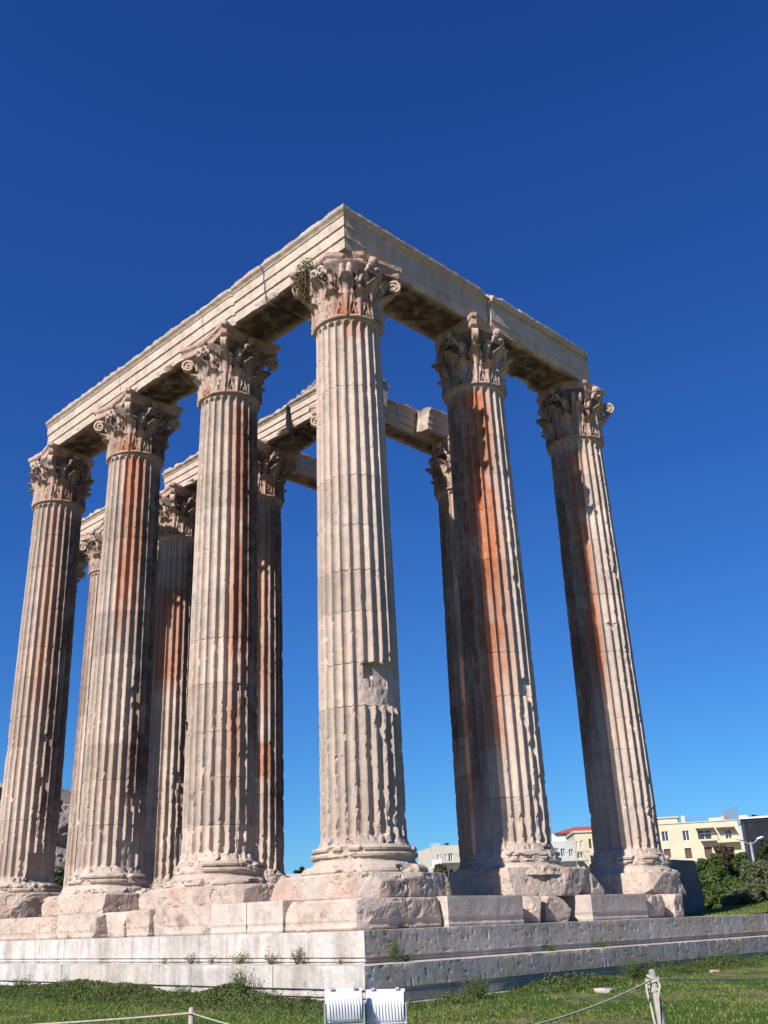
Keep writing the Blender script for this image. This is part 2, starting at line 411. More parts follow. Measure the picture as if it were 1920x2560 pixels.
def make_base(parent, seed, erosion, planes=()):
    # plinth foot -> upper torus; local z from -.60 to 0
    rs = np.random.RandomState(seed)
    pr = [(-.60, 1.40), (-.56, 1.43), (-.50, 1.42), (-.44, 1.37), (-.415, 1.30), (-.41, 1.23), (-.36, 1.17), (-.30, 1.15), (-.25, 1.17), (-.245, 1.21), (-.20, 1.225), (-.16, 1.21), (-.155, 1.15), (-.12, 1.15), (-.115, 1.19), (-.07, 1.205), (-.03, 1.18), (-.02, 1.09), (.01, 1.07)]
    z = np.interp(np.linspace(0, len(pr)-1, 55), range(len(pr)), [p[0] for p in pr]); R = np.interp(np.linspace(0, len(pr)-1, 55), range(len(pr)), [p[1] for p in pr])
    th = np.linspace(0, 2*pi, 180, endpoint=False)
    Z, TH = np.meshgrid(z, th, indexing='ij'); RR = np.broadcast_to(R[:, None], Z.shape)
    P = np.stack([np.cos(TH)*2.4, np.sin(TH)*2.4, Z*2.4], -1)
    n1 = fbm(P+seed, seed % 11, 3); n2 = fbm(P*3.1+seed, (seed+2) % 11, 3)
    core = 1.05+(-Z)*.42
    bite = np.clip((n1*1.2+n2*.45+erosion-.12)*5, 0, 1)
    r = RR*(1-bite)+np.minimum(RR, core+.05*n2)*bite+.014*n2
    V = np.stack([np.cos(TH)*r, np.sin(TH)*r, Z], -1).reshape(-1, 3)
    V = cut_planes(V, planes)
    F = grid_faces(len(z), len(th), True)
    return mesh('base', V, F, STONE, parent, False, {'stain': np.zeros(len(V)), 'grime': np.clip(n2*1.5-.5, 0, .5), 'tone': n1*.08})

REC = []
def leaf_surface(th0, zb, hgt, wid, rb, curl, rs, brk=0):
    """one acanthus leaf: front and back sheets joined round the rim"""
    n, m = 36, 17
    s = np.linspace(0, 1, n)[:, None]; t = np.linspace(-1, 1, m)[None, :]
    S = np.broadcast_to(s, (n, m)); Tt = np.broadcast_to(t, (n, m))
    outline = wid*(.62+.55*np.sin(pi*np.clip(S, 0, .86)*.9)**1.0)*np.clip((1.06-S)/.22, .15, 1)**.6
    edge = 4.2*(S-.1)
    lobes = 1-.34*(.5-.5*np.cos(2*pi*edge))**1.3*np.abs(Tt)**2
    w = outline*lobes
    up = S*hgt
    z = zb+up-np.clip(S-.80, 0, 1)**1.4*hgt*.7
    out = rb(zb+up)+.035+.05*S+np.clip((S-.62)/.38, 0, 1)**1.8*curl
    k_ = np.clip(np.abs(Tt)*3.0, 0, 1)
    relief = .042*np.cos(2*pi*(2.5*np.abs(Tt)-.9*S+.2))*k_+.085*np.exp(-(Tt/.11)**2)*np.clip(1.15-S, 0, 1)
    relief = relief+.03*np.cos(2*pi*edge)*np.abs(Tt)**3-.11*Tt**4+.03
    def put(o_):
        R = out+o_; lat = w*Tt
        ang = th0+lat/np.maximum(rb(zb+up)+.05, .5)
        return np.stack([np.cos(ang)*R, np.sin(ang)*R, z+.03*np.abs(Tt)*0], -1).reshape(-1, 3)
    Vf = put(relief); Vb = put(relief-.06)
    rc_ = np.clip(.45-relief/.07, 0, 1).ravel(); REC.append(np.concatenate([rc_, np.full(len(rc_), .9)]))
    F = grid_faces(n, m).tolist(); nb = n*m
    Fb = [[x+nb for x in f[::-1]] for f in F]
    rim = [i*m for i in range(n)]+[(n-1)*m+j for j in range(1, m)]+[i*m+m-1 for i in range(n-2, -1, -1)]+[j for j in range(m-2, 0, -1)]
    Fr = [[rim[i], rim[(i+1) % len(rim)], rim[(i+1) % len(rim)]+nb, rim[i]+nb][::-1] for i in range(len(rim))]
    return np.concatenate([Vf, Vb]), F+Fb+Fr
def spiral_band(mb, origin_path, centre, r0, turns, width, thick, ang, zdir=1):
    """a volute: band following path then curling round centre, in the vertical plane at angle ang"""
    pts = [np.array(p, float) for p in origin_path]
    c = np.array(centre); k = 26
    a0 = pi/2*zdir
    for i in range(1, k+1):
        f = i/k; a = a0-f*turns*2*pi; r = r0*(1-.78*f)
        pts.append(c+np.array([cos(a)*r, sin(a)*r]))
    pts = np.array(pts); T = np.gradient(pts, axis=0); T /= np.linalg.norm(T, axis=1)[:, None]
    Nn = np.stack([-T[:, 1], T[:, 0]], -1)
    V = []; kk = len(pts)
    th_ = thick*np.linspace(1, .55, kk)
    ca, sa = cos(ang), sin(ang)
    prof = [(-.5, -.5), (.5, -.5), (.5, .0), (.5, .5), (.2, .32), (-.2, .32), (-.5, .5), (-.5, 0)]
    ww = width*np.concatenate([np.linspace(1.25, 1, kk//2), np.ones(kk-kk//2)])
    for i in range(kk):
        for (a, b) in prof:
            p = pts[i]+Nn[i]*b*th_[i]; l = a*ww[i]
            V.append([ca*p[0]-sa*l, sa*p[0]+ca*l, p[1]])
    m = len(prof); F = grid_faces(kk, m, True).tolist()+[[(kk-1)*m+j for j in range(m)], list(range(m))[::-1]]
    mb.add(V, F)
    # web that fills the scroll
    n = 14; Vd = []
    for s in (-.34, .34):
        for j in range(n):
            a = 2*pi*j/n; p = c+np.array([cos(a), sin(a)])*r0*.8; l = s*width
            Vd.append([ca*p[0]-sa*l, sa*p[0]+ca*l, p[1]])
    Fd = [[j, (j+1) % n, n+(j+1) % n, n+j] for j in range(n)]+[list(range(n))[::-1], list(range(n, 2*n))]
    mb.add(Vd, Fd)
def disturb(o, seed, amp):
    me = o.data; n = len(me.vertices); co = np.empty(n*3); me.vertices.foreach_get('co', co); co = co.reshape(-1, 3)
    d = np.stack([fbm(co*4+seed+11*i, (seed+i) % 9, 2) for i in range(3)], -1)*amp+np.stack([vnoise(co*13+seed+5*i, (seed+i) % 9) for i in range(3)], -1)*amp*.45
    me.vertices.foreach_set('co', (co+d).ravel()); me.update()
def make_capital(parent, seed, stain_dir=None, crust_shade=(), volutes=(0, 1, 2, 3), broken_corners=(), lost_leaves=()):
    """Corinthian capital, local z 0 at the astragal"""
    rs = np.random.RandomState(seed); H = ZB-HS; REC.clear()
    def rb(z): return np.interp(z, [0, .3, 1.0, 1.5, 1.72, 1.78], [.86, .84, .86, .95, 1.02, 1.03])
    mb = MB()
    z = np.linspace(-.02, 1.80, 28); th = np.linspace(0, 2*pi, 72, endpoint=False)
    Z, TH = np.meshgrid(z, th, indexing='ij'); R = rb(Z)
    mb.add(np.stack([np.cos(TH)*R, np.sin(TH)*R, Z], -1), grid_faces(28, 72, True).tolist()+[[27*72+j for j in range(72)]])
    for k in range(8):
        if ('l', k) not in lost_leaves:
            mb.add(*leaf_surface(radians(22.5+45*k), .0, .80+.03*rs.randn(), .30, rb, .19+.05*rs.rand(), rs))
        if ('u', k) not in lost_leaves:
            mb.add(*leaf_surface(radians(45*k), .0, 1.28+.04*rs.randn(), .27, lambda q: rb(q)+.03, .24+.06*rs.rand(), rs))
        # calyx leaves sheathing the volute stalks
        mb.add(*leaf_surface(radians(22.5+45*k), .78, .66, .16, lambda q: rb(q)+.05, .12, rs))
    # inner helices: two small scrolls meeting under each flower
    for f in range(4):
        for s in (-1, 1):
            n = 22; V = []; pts = []
            for i in range(8): q = i/7; pts.append((s*(.42-.20*q**2), 1.02+.50*q))
            cx_, cz_ = s*.13, 1.52
            for i in range(1, 16): a = -s*0+ (0 if s > 0 else pi)+s*i/15*2*pi*1.15; rr = .13*(1-.7*i/15); pts.append((cx_+cos(a)*rr, cz_+sin(a)*rr))
            fa = radians(90*f); P3 = []
            for (x_, z_) in pts:
                rr = rb(z_)+.10+.05*(z_ > 1.4); P3.append([cos(fa)*rr-sin(fa)*x_, sin(fa)*rr+cos(fa)*x_, z_])
            mb.tube(P3, np.linspace(.065, .035, len(P3)), 6)
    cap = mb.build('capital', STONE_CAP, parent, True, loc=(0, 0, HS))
    disturb(cap, seed, .011)
    me = cap.data; n = len(me.vertices); co = np.empty(n*3); me.vertices.foreach_get('co', co); co = co.reshape(-1, 3)
    rad = np.hypot(co[:, 0], co[:, 1]); dp = np.clip((rb(co[:, 2])+.07-rad)/.09, 0, 1)
    n1 = fbm(co*2.2+seed, 4, 3); ang = np.arctan2(co[:, 1], co[:, 0])
    st = np.clip(n1*1.4+.1, 0, 1)*np.clip(1.1-co[:, 2]/1.5, 0, 1)*.8
    if stain_dir is not None:
        a = np.abs((np.degrees(ang)-stain_dir+180) % 360-180); st = np.maximum(st, np.clip(1.5-a/28, 0, 1)*np.clip(1-co[:, 2]/1.1, 0, 1)*.95)
    for nme, v in (('stain', st), ('grime', np.clip(fbm(co*3+2+seed, 6, 3)*1.5-.15, 0, .4)), ('tone', .12*n1)):
        a_ = me.attributes.new(nme, 'FLOAT', 'POINT'); a_.data.foreach_set('value', v.astype(np.float32))
    gv = np.empty(n, np.float32); me.attributes['grime'].data.foreach_get('value', gv); gv[:28*72] = np.maximum(gv[:28*72], .8); rr_ = np.concatenate(REC); o_ = 28*72; gv[o_:o_+len(rr_)] = np.maximum(gv[o_:o_+len(rr_)], rr_*.8)  # shade painted into the bell and leaf hollows, over black patina
    for (tc_, tw_, _a, _b, s_) in crust_shade:  # painted shade and patina of the shaft's dark side, continued up the capital
        a_ = np.abs((np.degrees(ang)-tc_+180) % 360-180); gv = np.maximum(gv, (s_*np.clip(1.8*(1-a_/tw_), 0, 1)*np.clip(.8+n1, 0, 1)).astype(np.float32))
    me.attributes['grime'].data.foreach_set('value', gv)
    # corner volutes
    for k in volutes:
        vb = MB()
        path = [(.90, .92), (.94, 1.12), (1.02, 1.32), (1.12, 1.49), (1.24, 1.61)]
        spiral_band(vb, path, (1.345, 1.445), .205, 1.45, .17, .085, radians(45+90*k), 1)
        v = vb.build('volute', STONE_CAP, cap, True); disturb(v, seed+k, .02)
    for k in range(4):                       # broken stalks where a scroll has fallen
        if k in volutes: continue
        sb = MB()
        for s_ in (-1, 1):
            a = radians(45+90*k)+s_*.10; pts = [(cos(a)*r_, sin(a)*r_, z_) for r_, z_ in ((.88, .95), (.93, 1.15), (1.0, 1.35), (1.08, 1.50), (1.10, 1.60))]
            sb.tube(pts, [.11, .10, .10, .09, .05], 7)
        v = sb.build('broken_stalk', STONE_CAP, cap, True); disturb(v, seed+k+31, .05)
    # abacus
    nn = 20; t = np.linspace(-1, 1, nn); out = []
    for f in range(4):
        a = radians(90*f)
        nrm = 1.02+.18*np.abs(t)**2.2; tg = 1.09*t
        out.append(np.stack([cos(a)*nrm-sin(a)*tg, sin(a)*nrm+cos(a)*tg], -1))
    O = np.concatenate(out)
    for k in broken_corners:
        cutd = broken_corners[k] if isinstance(broken_corners, dict) else .95
        d = np.array([cos(radians(45+90*k)), sin(radians(45+90*k))]); h = O@d-cutd; q = h > 0; O[q] -= h[q, None]*d
    lv = [(0, 1.76, .92), (1, 1.80, .93), (2, 1.93, .94), (3, 1.965, .97), (4, 2.0, 1.0), (5, H+.004, 1.01)]
    rows = [np.concatenate([O*s_, np.full((len(O), 1), z_)], 1) for _, z_, s_ in lv]; m = len(O)
    V = np.concatenate(rows); F = grid_faces(len(lv), m, True).tolist()+[[(len(lv)-1)*m+j for j in range(m)], list(range(m))[::-1]]
    ab = MB(); ab.add(V, F)
    o = ab.build('abacus', STONE_CAP, cap); disturb(o, seed+9, .03)
    me = o.data
    for nme in ('stain', 'grime', 'tone'):
        a_ = me.attributes.new(nme, 'FLOAT', 'POINT'); a_.data.foreach_set('value', np.full(len(me.vertices), {'stain': .1, 'grime': .15, 'tone': .1}[nme], np.float32))
    fb = MB()
    for f in range(4):
        a = radians(90*f); n_ = 10
        uu = np.linspace(0, pi, 7); vv = np.linspace(0, 2*pi, n_, endpoint=False)
        Uq, Vq = np.meshgrid(uu, vv, indexing='ij'); rr = .13*(1+.25*np.cos(Vq*5))
        c_ = np.array([cos(a)*1.08, sin(a)*1.08, 1.86])
        fb.add(np.stack([np.sin(Uq)*np.cos(Vq)*rr, np.sin(Uq)*np.sin(Vq)*rr, np.cos(Uq)*.15], -1)+c_, grid_faces(7, n_, True).tolist())
    fb.build('abacus_flower', STONE_CAP, cap, True)
    return cap
def make_column(x, y, seed, label, stains=(), dmg=(), dz=.07, joints=None, wear=0., erosion=.0, plinth=None, base_planes=(), cap={}, crust_shade=(), group='fluted columns of the ruined temple'):
    t = empty('temple_column', (x, y, 0)); tag(t, label, 'column', group)
    make_shaft(t, seed, stains, dmg, dz, joints, wear, crust_shade)
    # astragal ring under the capital
    th = np.linspace(0, 2*pi, 120, endpoint=False); pr = [(HS-.06, .90), (HS-.06, .955), (HS-.03, .985), (HS, .985), (HS+.03, .965), (HS+.04, .90), (HS+.05, .86)]
    Z = np.array([p[0] for p in pr])[:, None]+0*th; R = np.array([p[1] for p in pr])[:, None]+0*th
    wob = fbm(np.stack([np.cos(th)*4, np.sin(th)*4, th*0+seed], -1), 2, 3); R = R-np.clip(wob-.25, 0, 1)*.12
    V = np.stack([np.cos(th)*R, np.sin(th)*R, Z], -1).reshape(-1, 3)
    mesh('astragal', V, grid_faces(len(pr), 120, True), STONE_CAP, t, True, {'stain': np.full(len(V), .35), 'grime': np.full(len(V), .1), 'tone': np.full(len(V), .05)})
    make_base(t, seed, erosion, base_planes)
    px = plinth or dict(a=(-1.42, -1.42, -1.13), b=(1.42, 1.42, -.58), cuts=7, depth=.35, rnd=.05)
    p = rock('plinth', seed=seed+3, mat=STONE, parent=t, rough=.035, **px)
    make_capital(t, seed, crust_shade=crust_shade, **cap)
    return t

SP = 5.5
south = dict(dz=.055)
make_column(0, 0, 11, 'fluted corner column nearest the camera, with a square bite out of its right side',
    stains=[(-30, 22, 13.0, 13.7, .6)], dmg=[(-46, 30, 3.08, 4.05, .14), (-26, 8, 3.5, 4.06, .20), (-37, -20, 3.70, 4.08, .30), (-60, -52, 12.3, 12.65, .03)],
    joints=[1.95, 3.06, 4.08, 5.35, 6.4, 7.6, 8.97, 10.68, 11.6, 12.66], wear=.0, erosion=-.1,
    plinth=dict(a=(-1.62, -1.50, -1.13), b=(1.52, 1.5, -.59), cuts=3, depth=.30, rnd=.05, extra=[((-.9, -.2, .5), 1.46), ((.75, -.75, .05), 1.78), ((1, .3, .35), 1.55)]),
    cap=dict(stain_dir=-47, volutes=(0, 1, 2), broken_corners={3: .93}), **south)
make_column(-SP, 0, 23, 'tall sunlit column left of the corner column, rust streaks down its shaded side and a drum joint near its foot',
    stains=[(-3, 24, 3.5, 13.4, .95), (-14, 12, 1.4, 4.4, .9)], dmg=[(-17, -6, 4.4, 4.62, .12), (-80, 10, .885, .905, .05)],
    joints=[.895, 2.1, 3.3, 4.62, 5.9, 7.36, 8.6, 9.88, 11.02, 12.3], wear=.0, erosion=.12,
    crust_shade=[(28, 52, 2, 13.5, .8)], plinth=dict(a=(-1.62, -1.45, -1.12), b=(1.4, 1.4, -.60), cuts=4, depth=.3, rnd=.05, extra=[((.6, -.8, .15), 1.50)]), cap=dict(), **south)
make_column(-2*SP, 0, 37, 'third column along the sunlit row, orange stained below its capital and broken open at its foot',
    stains=[(-28, 24, 7.0, 13.6, .9)], dmg=[(-12, 6, 5.2, 5.5, .10), (-10, 14, 4.8, 5.05, .09), (-14, 20, .15, .9, .10), (-20, 16, 1.9, 2.3, .08)],
    wear=.02, erosion=.15, crust_shade=[(28, 52, 1, 13.5, .8)], plinth=dict(a=(-1.3, -1.45, -1.12), b=(1.45, 1.4, -.55), cuts=4, depth=.3, rnd=.05, extra=[((.55, -.8, .1), 1.55)]), cap=dict(stain_dir=-50), **south)
make_column(-3*SP, 0, 41, 'leftmost full column at the end of the long architrave, deeply gouged above its base',
    stains=[(-20, 30, 5.0, 13.4, .5)], dmg=[(-22, 40, -.05, .95, .17), (-15, 5, 3.1, 3.4, .1), (-95, -55, 4.02, 4.48, .012), (-18, 0, 4.6, 4.9, .1)],
    wear=.03, erosion=.25, crust_shade=[(20, 50, 1, 13.5, .7)], plinth=dict(a=(-1.4, -1.5, -1.12), b=(1.3, 1.4, -.3), cuts=6, depth=.5, rnd=.05), cap=dict(volutes=(1, 3), broken_corners={0: 1.15, 2: 1.3}), **south)
make_column(0, SP+.04, 53, 'bright orange stained column right of the corner column, left half in shadow',
    stains=[(-66, 40, 3.2, 13.6, 1.0), (-74, 22, 2.0, 8.0, .8)], dmg=[(-20, -2, 4.0, 4.5, .12), (-38, -30, 6.2, 6.45, .07), (-6, 8, 10.5, 10.9, .08)],
    wear=.0, erosion=.35, crust_shade=[(-118, 44, .5, 13.7, .68)], base_planes=[((.8, -.35, .25), 1.08)], plinth=dict(a=(-1.45, -1.35, -1.12), b=(1.38, 1.45, -.42), cuts=6, depth=.4, rnd=.05, extra=[((.9, -.3, .2), 1.25)]), cap=dict(volutes=(1, 3), broken_corners={0: 1.05, 2: 1.12}), **south)
make_column(0, 2*SP+.08, 67, 'rightmost column, last of the shaded row, with a dark notch halfway up',
    stains=[(-72, 17, 4.0, 13.4, .9), (-54, 8, 11.5, 13.4, .5)], dmg=[(-44, -22, 6.90, 7.02, .12)],
    joints=[1.4, 3.05, 4.0, 5.10, 6.1, 7.0, 8.0, 8.76, 9.9, 11.1, 12.3], wear=.0, erosion=.3, crust_shade=[(-116, 42, 2, 13.7, .68)], base_planes=[((.85, .3, .35), 1.1)],
    plinth=dict(a=(-1.4, -1.4, -1.12), b=(1.35, 1.4, -.5), cuts=6, depth=.4, rnd=.05, extra=[((.8, .5, .35), 1.35)]), cap=dict(volutes=(1, 0), broken_corners={0: 1.25, 2: 1.12, 3: 1.05}), **south)
IX, IY = -.15, .15
dimmer = dict(dz=.1, crust_shade=[(40, 62, 1, 13.7, .75), (-125, 45, 3, 13.7, .6)])  # inner columns: painted shade and patina on both flanks
inner = [(1, 1, 71, 'inner column mostly hidden behind the corner column', []),
         (2, 1, 73, 'dark inner column seen just right of the second sunlit column', [(-40, 40, 3.0, 4.4, .8), (-30, 25, 5, 13, .5)]),
         (3, 1, 79, 'inner column between the second and third sunlit columns, a band of shadow below its capital', [(-46, 40, 6.9, 11.5, .8)]),
         (4, 1, 83, 'narrow slice of an inner column just right of the leftmost column, volute showing', [(-60, 20, 8, 13, .2)]),
         (5, 1, 89, 'inner column hidden behind the leftmost column with only its edge showing', []),
         (1, 2, 97, 'shaded inner column with a thin lit strip, left of the orange stained column', [(-50, 30, 10, 13.6, .5), (-60, 25, 1, 7, .5)]),
         (2, 2, 101, 'innermost column hidden behind the corner column, holding the carved cross beam', [])]
for i, j, sd_, lb, st_ in inner:
    dm = [(-18, 18, 3.6, 4.0, .14), (-14, 8, 2.85, 3.3, .1), (-10, 10, .9, 2.0, .09)] if (i, j) == (3, 1) else []
    cx_, cy_ = (-5.46, 11.2) if (i, j) == (1, 2) else (-SP*i+IX, SP*j+IY)
    make_column(cx_, cy_, sd_, lb, stains=st_, dmg=dm, wear=.05, erosion=.3, cap=dict(volutes=(1, 2, 3), broken_corners=(0,)) if (i, j) in ((1, 1), (2, 2)) else dict(volutes=(0, 1, 3), broken_corners={2: 1.0}) if (i, j) == (5, 1) else dict(volutes=(1, 3), broken_corners={2: .98, 0: 1.2}) if (i, j) == (1, 2) else dict(), **dimmer)

# ---------------------------------------------------------------- architraves
HW = .80
PROF = [(0, .0), (.0, .34), (.045, .345), (.045, .70), (.09, .705), (.09, 1.02), (.12, 1.03), (.125, 1.06), (.155, 1.10), (.205, 1.15), (.225, 1.19), (.225, 1.235), (.15, 1.24), (.13, ZT-ZB)]
def profile(zt, wl=HW, wr=HW, fl=1., fr=1.):
    """closed section, outer side (negative lateral) first from the bottom up; fl/fr scale the mouldings"""
    L = [(-(wl+o*fl), h*(zt/1.39)) for o, h in PROF]
    R = [((wr+o*fr), h*(zt/1.39)) for o, h in PROF]
    sec = []
    def seg(a, b):
        n = max(1, int(np.hypot(b[0]-a[0], b[1]-a[1])/.07))
        for i in range(n): f = i/n; sec.append((a[0]*(1-f)+b[0]*f, a[1]*(1-f)+b[1]*f))
    pts = L+R[::-1]
    for i in range(len(pts)): seg(pts[i], pts[(i+1) % len(pts)])
    return np.array(sec)
def beam(name, origin, ax, L0, L1, seed, label, zt=1.39, mitre0=0, mitre1=0, wl=HW, wr=HW, chip=1., planes=(), topfn=None, joints=(), fl=1., fr=1., group='architrave beams', face_wear=0., mat=None, parent=None, smooth_side=None):
    """ax = direction (dx,dy); lateral + is to the left of it. mitre: end coordinate shifts by mitre*lateral"""
    sec = profile(zt, wl, wr, fl, fr); n = max(2, int((L1-L0)/.07)); s = np.linspace(0, 1, n)
    S, K = np.meshgrid(s, np.arange(len(sec)), indexing='ij')
    lat = sec[K, 0]; h = sec[K, 1]
    if smooth_side is not None:      # the fasciae of this face have weathered flat away from the corner
        pl = L0+(L1-L0)*S; fw = np.clip((pl-smooth_side)/.5, 0, 1)*(lat < -wl-.001)*(h < 1.0)
        lat = lat*(1-fw)+fw*(-wl-.03*fl)
    a0 = L0+mitre0*lat; a1 = L1+mitre1*lat; X = a0+(a1-a0)*S
    P = np.stack([X*1.0, lat*1.0, h*1.0], -1)
    n1 = fbm(P*1.3+seed, seed % 7, 3); n2 = fbm(P*4.2+seed, (seed+1) % 7, 3); n3 = vnoise(P*11, (seed+2) % 7)
    # chipped lower and upper arrises
    side = np.sign(lat)
    edge_b = np.clip(1-h/.16, 0, 1)*np.clip((np.abs(lat)-.45)/.4, 0, 1)
    edge_t = np.clip((h-(zt-.22))/.22, 0, 1)*np.clip((np.abs(lat)-.3)/.5, 0, 1)
    cb = np.clip(n1*1.1+n2*.5-.16, 0, 1)*chip; ct = np.clip(n1*.8+n2*.9-.12, 0, 1)*chip
    lat2 = lat-side*edge_b*cb*.30-side*edge_t*ct*.22-side*.014*n2-side*.006*n3
    h2 = h+edge_b*cb*.12-np.clip((h-(zt-.03))/.03, 0, 1)*(np.clip(n1*.5+n2*.5, -.2, 1)*.14+.03*n3)*chip
    if face_wear: lat2 = lat2-side*np.clip(n1-.02, 0, 1)*np.clip((h-.3)*3, 0, 1)*face_wear*(lat > 0)
    for j in joints:
        q = np.abs(X-j-.03*n1) < .045; lat2 = np.where(q & (np.abs(lat) > .5), lat2-side*.05, lat2); h2 = np.where(q & (h > zt-.1), h2-.05, h2)
    if topfn is not None: h2 = np.minimum(h2, topfn(X)+.10*n2+.05*n3)
    V = np.stack([X, lat2, h2], -1).reshape(-1, 3)
    V = cut_planes(V, planes)
    m = len(sec); F = grid_faces(n, m, True).tolist()
    # triangulated end caps (fan round the centre)
    for r, rev in ((0, False), (n-1, True)):
        c = len(V); ring = V[r*m:(r+1)*m]; rc = ring.mean(0)
        if r == 0 and not mitre0: rc = rc+np.array([.03, 0, 0])
        V = np.vstack([V, rc])
        for j in range(m):
            f = [r*m+j, r*m+(j+1) % m, c]; F.append(f if not rev else f[::-1])
    d = np.array(ax, float); nrm = np.array([-d[1], d[0]])
    Wd = np.zeros_like(V); Wd[:, 0] = V[:, 0]*d[0]+V[:, 1]*nrm[0]; Wd[:, 1] = V[:, 0]*d[1]+V[:, 1]*nrm[1]; Wd[:, 2] = V[:, 2]
    under = np.concatenate([(np.clip(1-h/.02, 0, 1)*np.clip((wl-np.abs(lat))/.25, 0, 1)).ravel(), [0, 0]])  # soffit mask: shade painted onto the underside along with its black patina
    gr = under*np.clip(.95+.8*np.concatenate([n1.ravel(), [0, 0]]), 0, 1)+np.concatenate([(np.clip((h-(zt-.14))/.04, 0, 1)*.75*np.clip(n2+.7, 0, 1)).ravel(), [0, 0]])  # second term: darker band along the top edge
    st = under*np.clip(np.concatenate([n2.ravel(), [0, 0]])*1.5, 0, .5)
    tone = np.concatenate([(n1*.12).ravel(), [0, 0]])
    F = [f[::-1] for f in F]
    o = mesh(name, Wd, F, mat or STONE_BEAM, parent, False, {'stain': st, 'grime': gr, 'tone': tone}, loc=(origin[0], origin[1], ZB+.002))
    if label: tag(o, label, 'architrave', group)
    return o
# outer sunlit row: from the west end to the corner (direction -x means lateral + = south?); use direction +x so lateral - = south
beam('architrave_beam', (0, 0), (1, 0), -2.655, 0, 201, 'pale moulded corner piece of the architrave at the apex of the ruin', mitre1=-1, chip=.6, joints=())
beam('architrave_beam', (0, 0), (1, 0), -5.86, -2.72, 203, 'architrave block right of the crack, above the gap beside the corner column', chip=.75, joints=(-4.3,))
beam('architrave_beam', (0, 0), (1, 0), -10.9, -5.88, 207, 'long sunlit architrave block between the second and third columns', chip=.8)
beam('architrave_beam', (0, 0), (1, 0), -16.25, -10.92, 211, 'sunlit architrave block at the far left end of the long row', chip=.8)
# shaded row running north from the corner; lateral + is west (inside), - is east?  direction (0,1): left is -x
beam('architrave_beam', (0, 0), (0, 1), 0, 5.50, 213, 'shaded architrave block running right from the apex to the orange stained column', mitre0=1, chip=.9, fl=.95, face_wear=0, smooth_side=1.2, topfn=lambda X: 1.39+0*X-.30*np.clip((X-5.12)/.12, 0, 1))
beam('architrave_beam', (.13, 0), (0, 1), 5.53, 11.1, 217, 'shaded architrave block at the far right, standing slightly proud with broken ends', zt=1.36, chip=1.5, fl=.9, smooth_side=.1, planes=[((1, -1, .6), 8.10)], topfn=lambda X: 1.40+0*X-.10*np.clip((X-7.4)/.3, 0, 1)-.10*np.clip((X-9.3)/.15, 0, 1)-.16*np.clip((X-10.75)/.10, 0, 1))
# inner row and the cross beams
BX, BY = -.35, .40
beam('architrave_beam', (BX, SP+BY), (1, 0), -16.6, -13.4, 221, 'broken end of the inner architrave, seen between the second and third columns', chip=1.2, zt=1.15, planes=[((-.5, 0, 1), 8.6)])
beam('architrave_beam', (BX, SP+BY), (1, 0), -13.38, -8.15, 223, 'sunlit inner architrave block left of the dark gap, behind the second column', zt=.98, chip=1.3, planes=[((1, 0, -.25), -8.22)])
beam('architrave_beam', (BX, SP+BY), (1, 0), -8.05, -4.6, 227, 'inner architrave block right of the dark gap, behind the corner column', zt=1.1, chip=1.2)
beam('architrave_beam', (BX, SP+BY), (1, 0), -28.2, -21.0, 229, 'pale block of architrave seen just right of the leftmost column', zt=1.15, chip=.9)
beam('architrave_beam', (-6.2, 0), (0, 1), 6.75, 11.5, 231, 'thin back slab of inner cross beam, running right to the half hidden column', wl=.40, wr=.45, zt=1.10, chip=1.6, topfn=lambda X: 1.0+.12*np.sin(X*2.3)+.0*X, group='cross beams of the inner colonnade')
beam('architrave_beam', (-11.75, 0), (0, 1), 6.8, 11.6, 233, 'short carved cross beam seen left of the corner column shaft', wl=.5, wr=.5, zt=.85, chip=1.3, group='cross beams of the inner colonnade')
# the surviving front piece of the cross beam with its clean broken end
beam('architrave_beam', (-5.4, 0), (0, 1), 9.1, 11.5, 235, 'carved front block of the inner cross beam with a clean pale broken end', wl=.30, wr=.38, zt=.93, chip=1.0, group='cross beams of the inner colonnade')
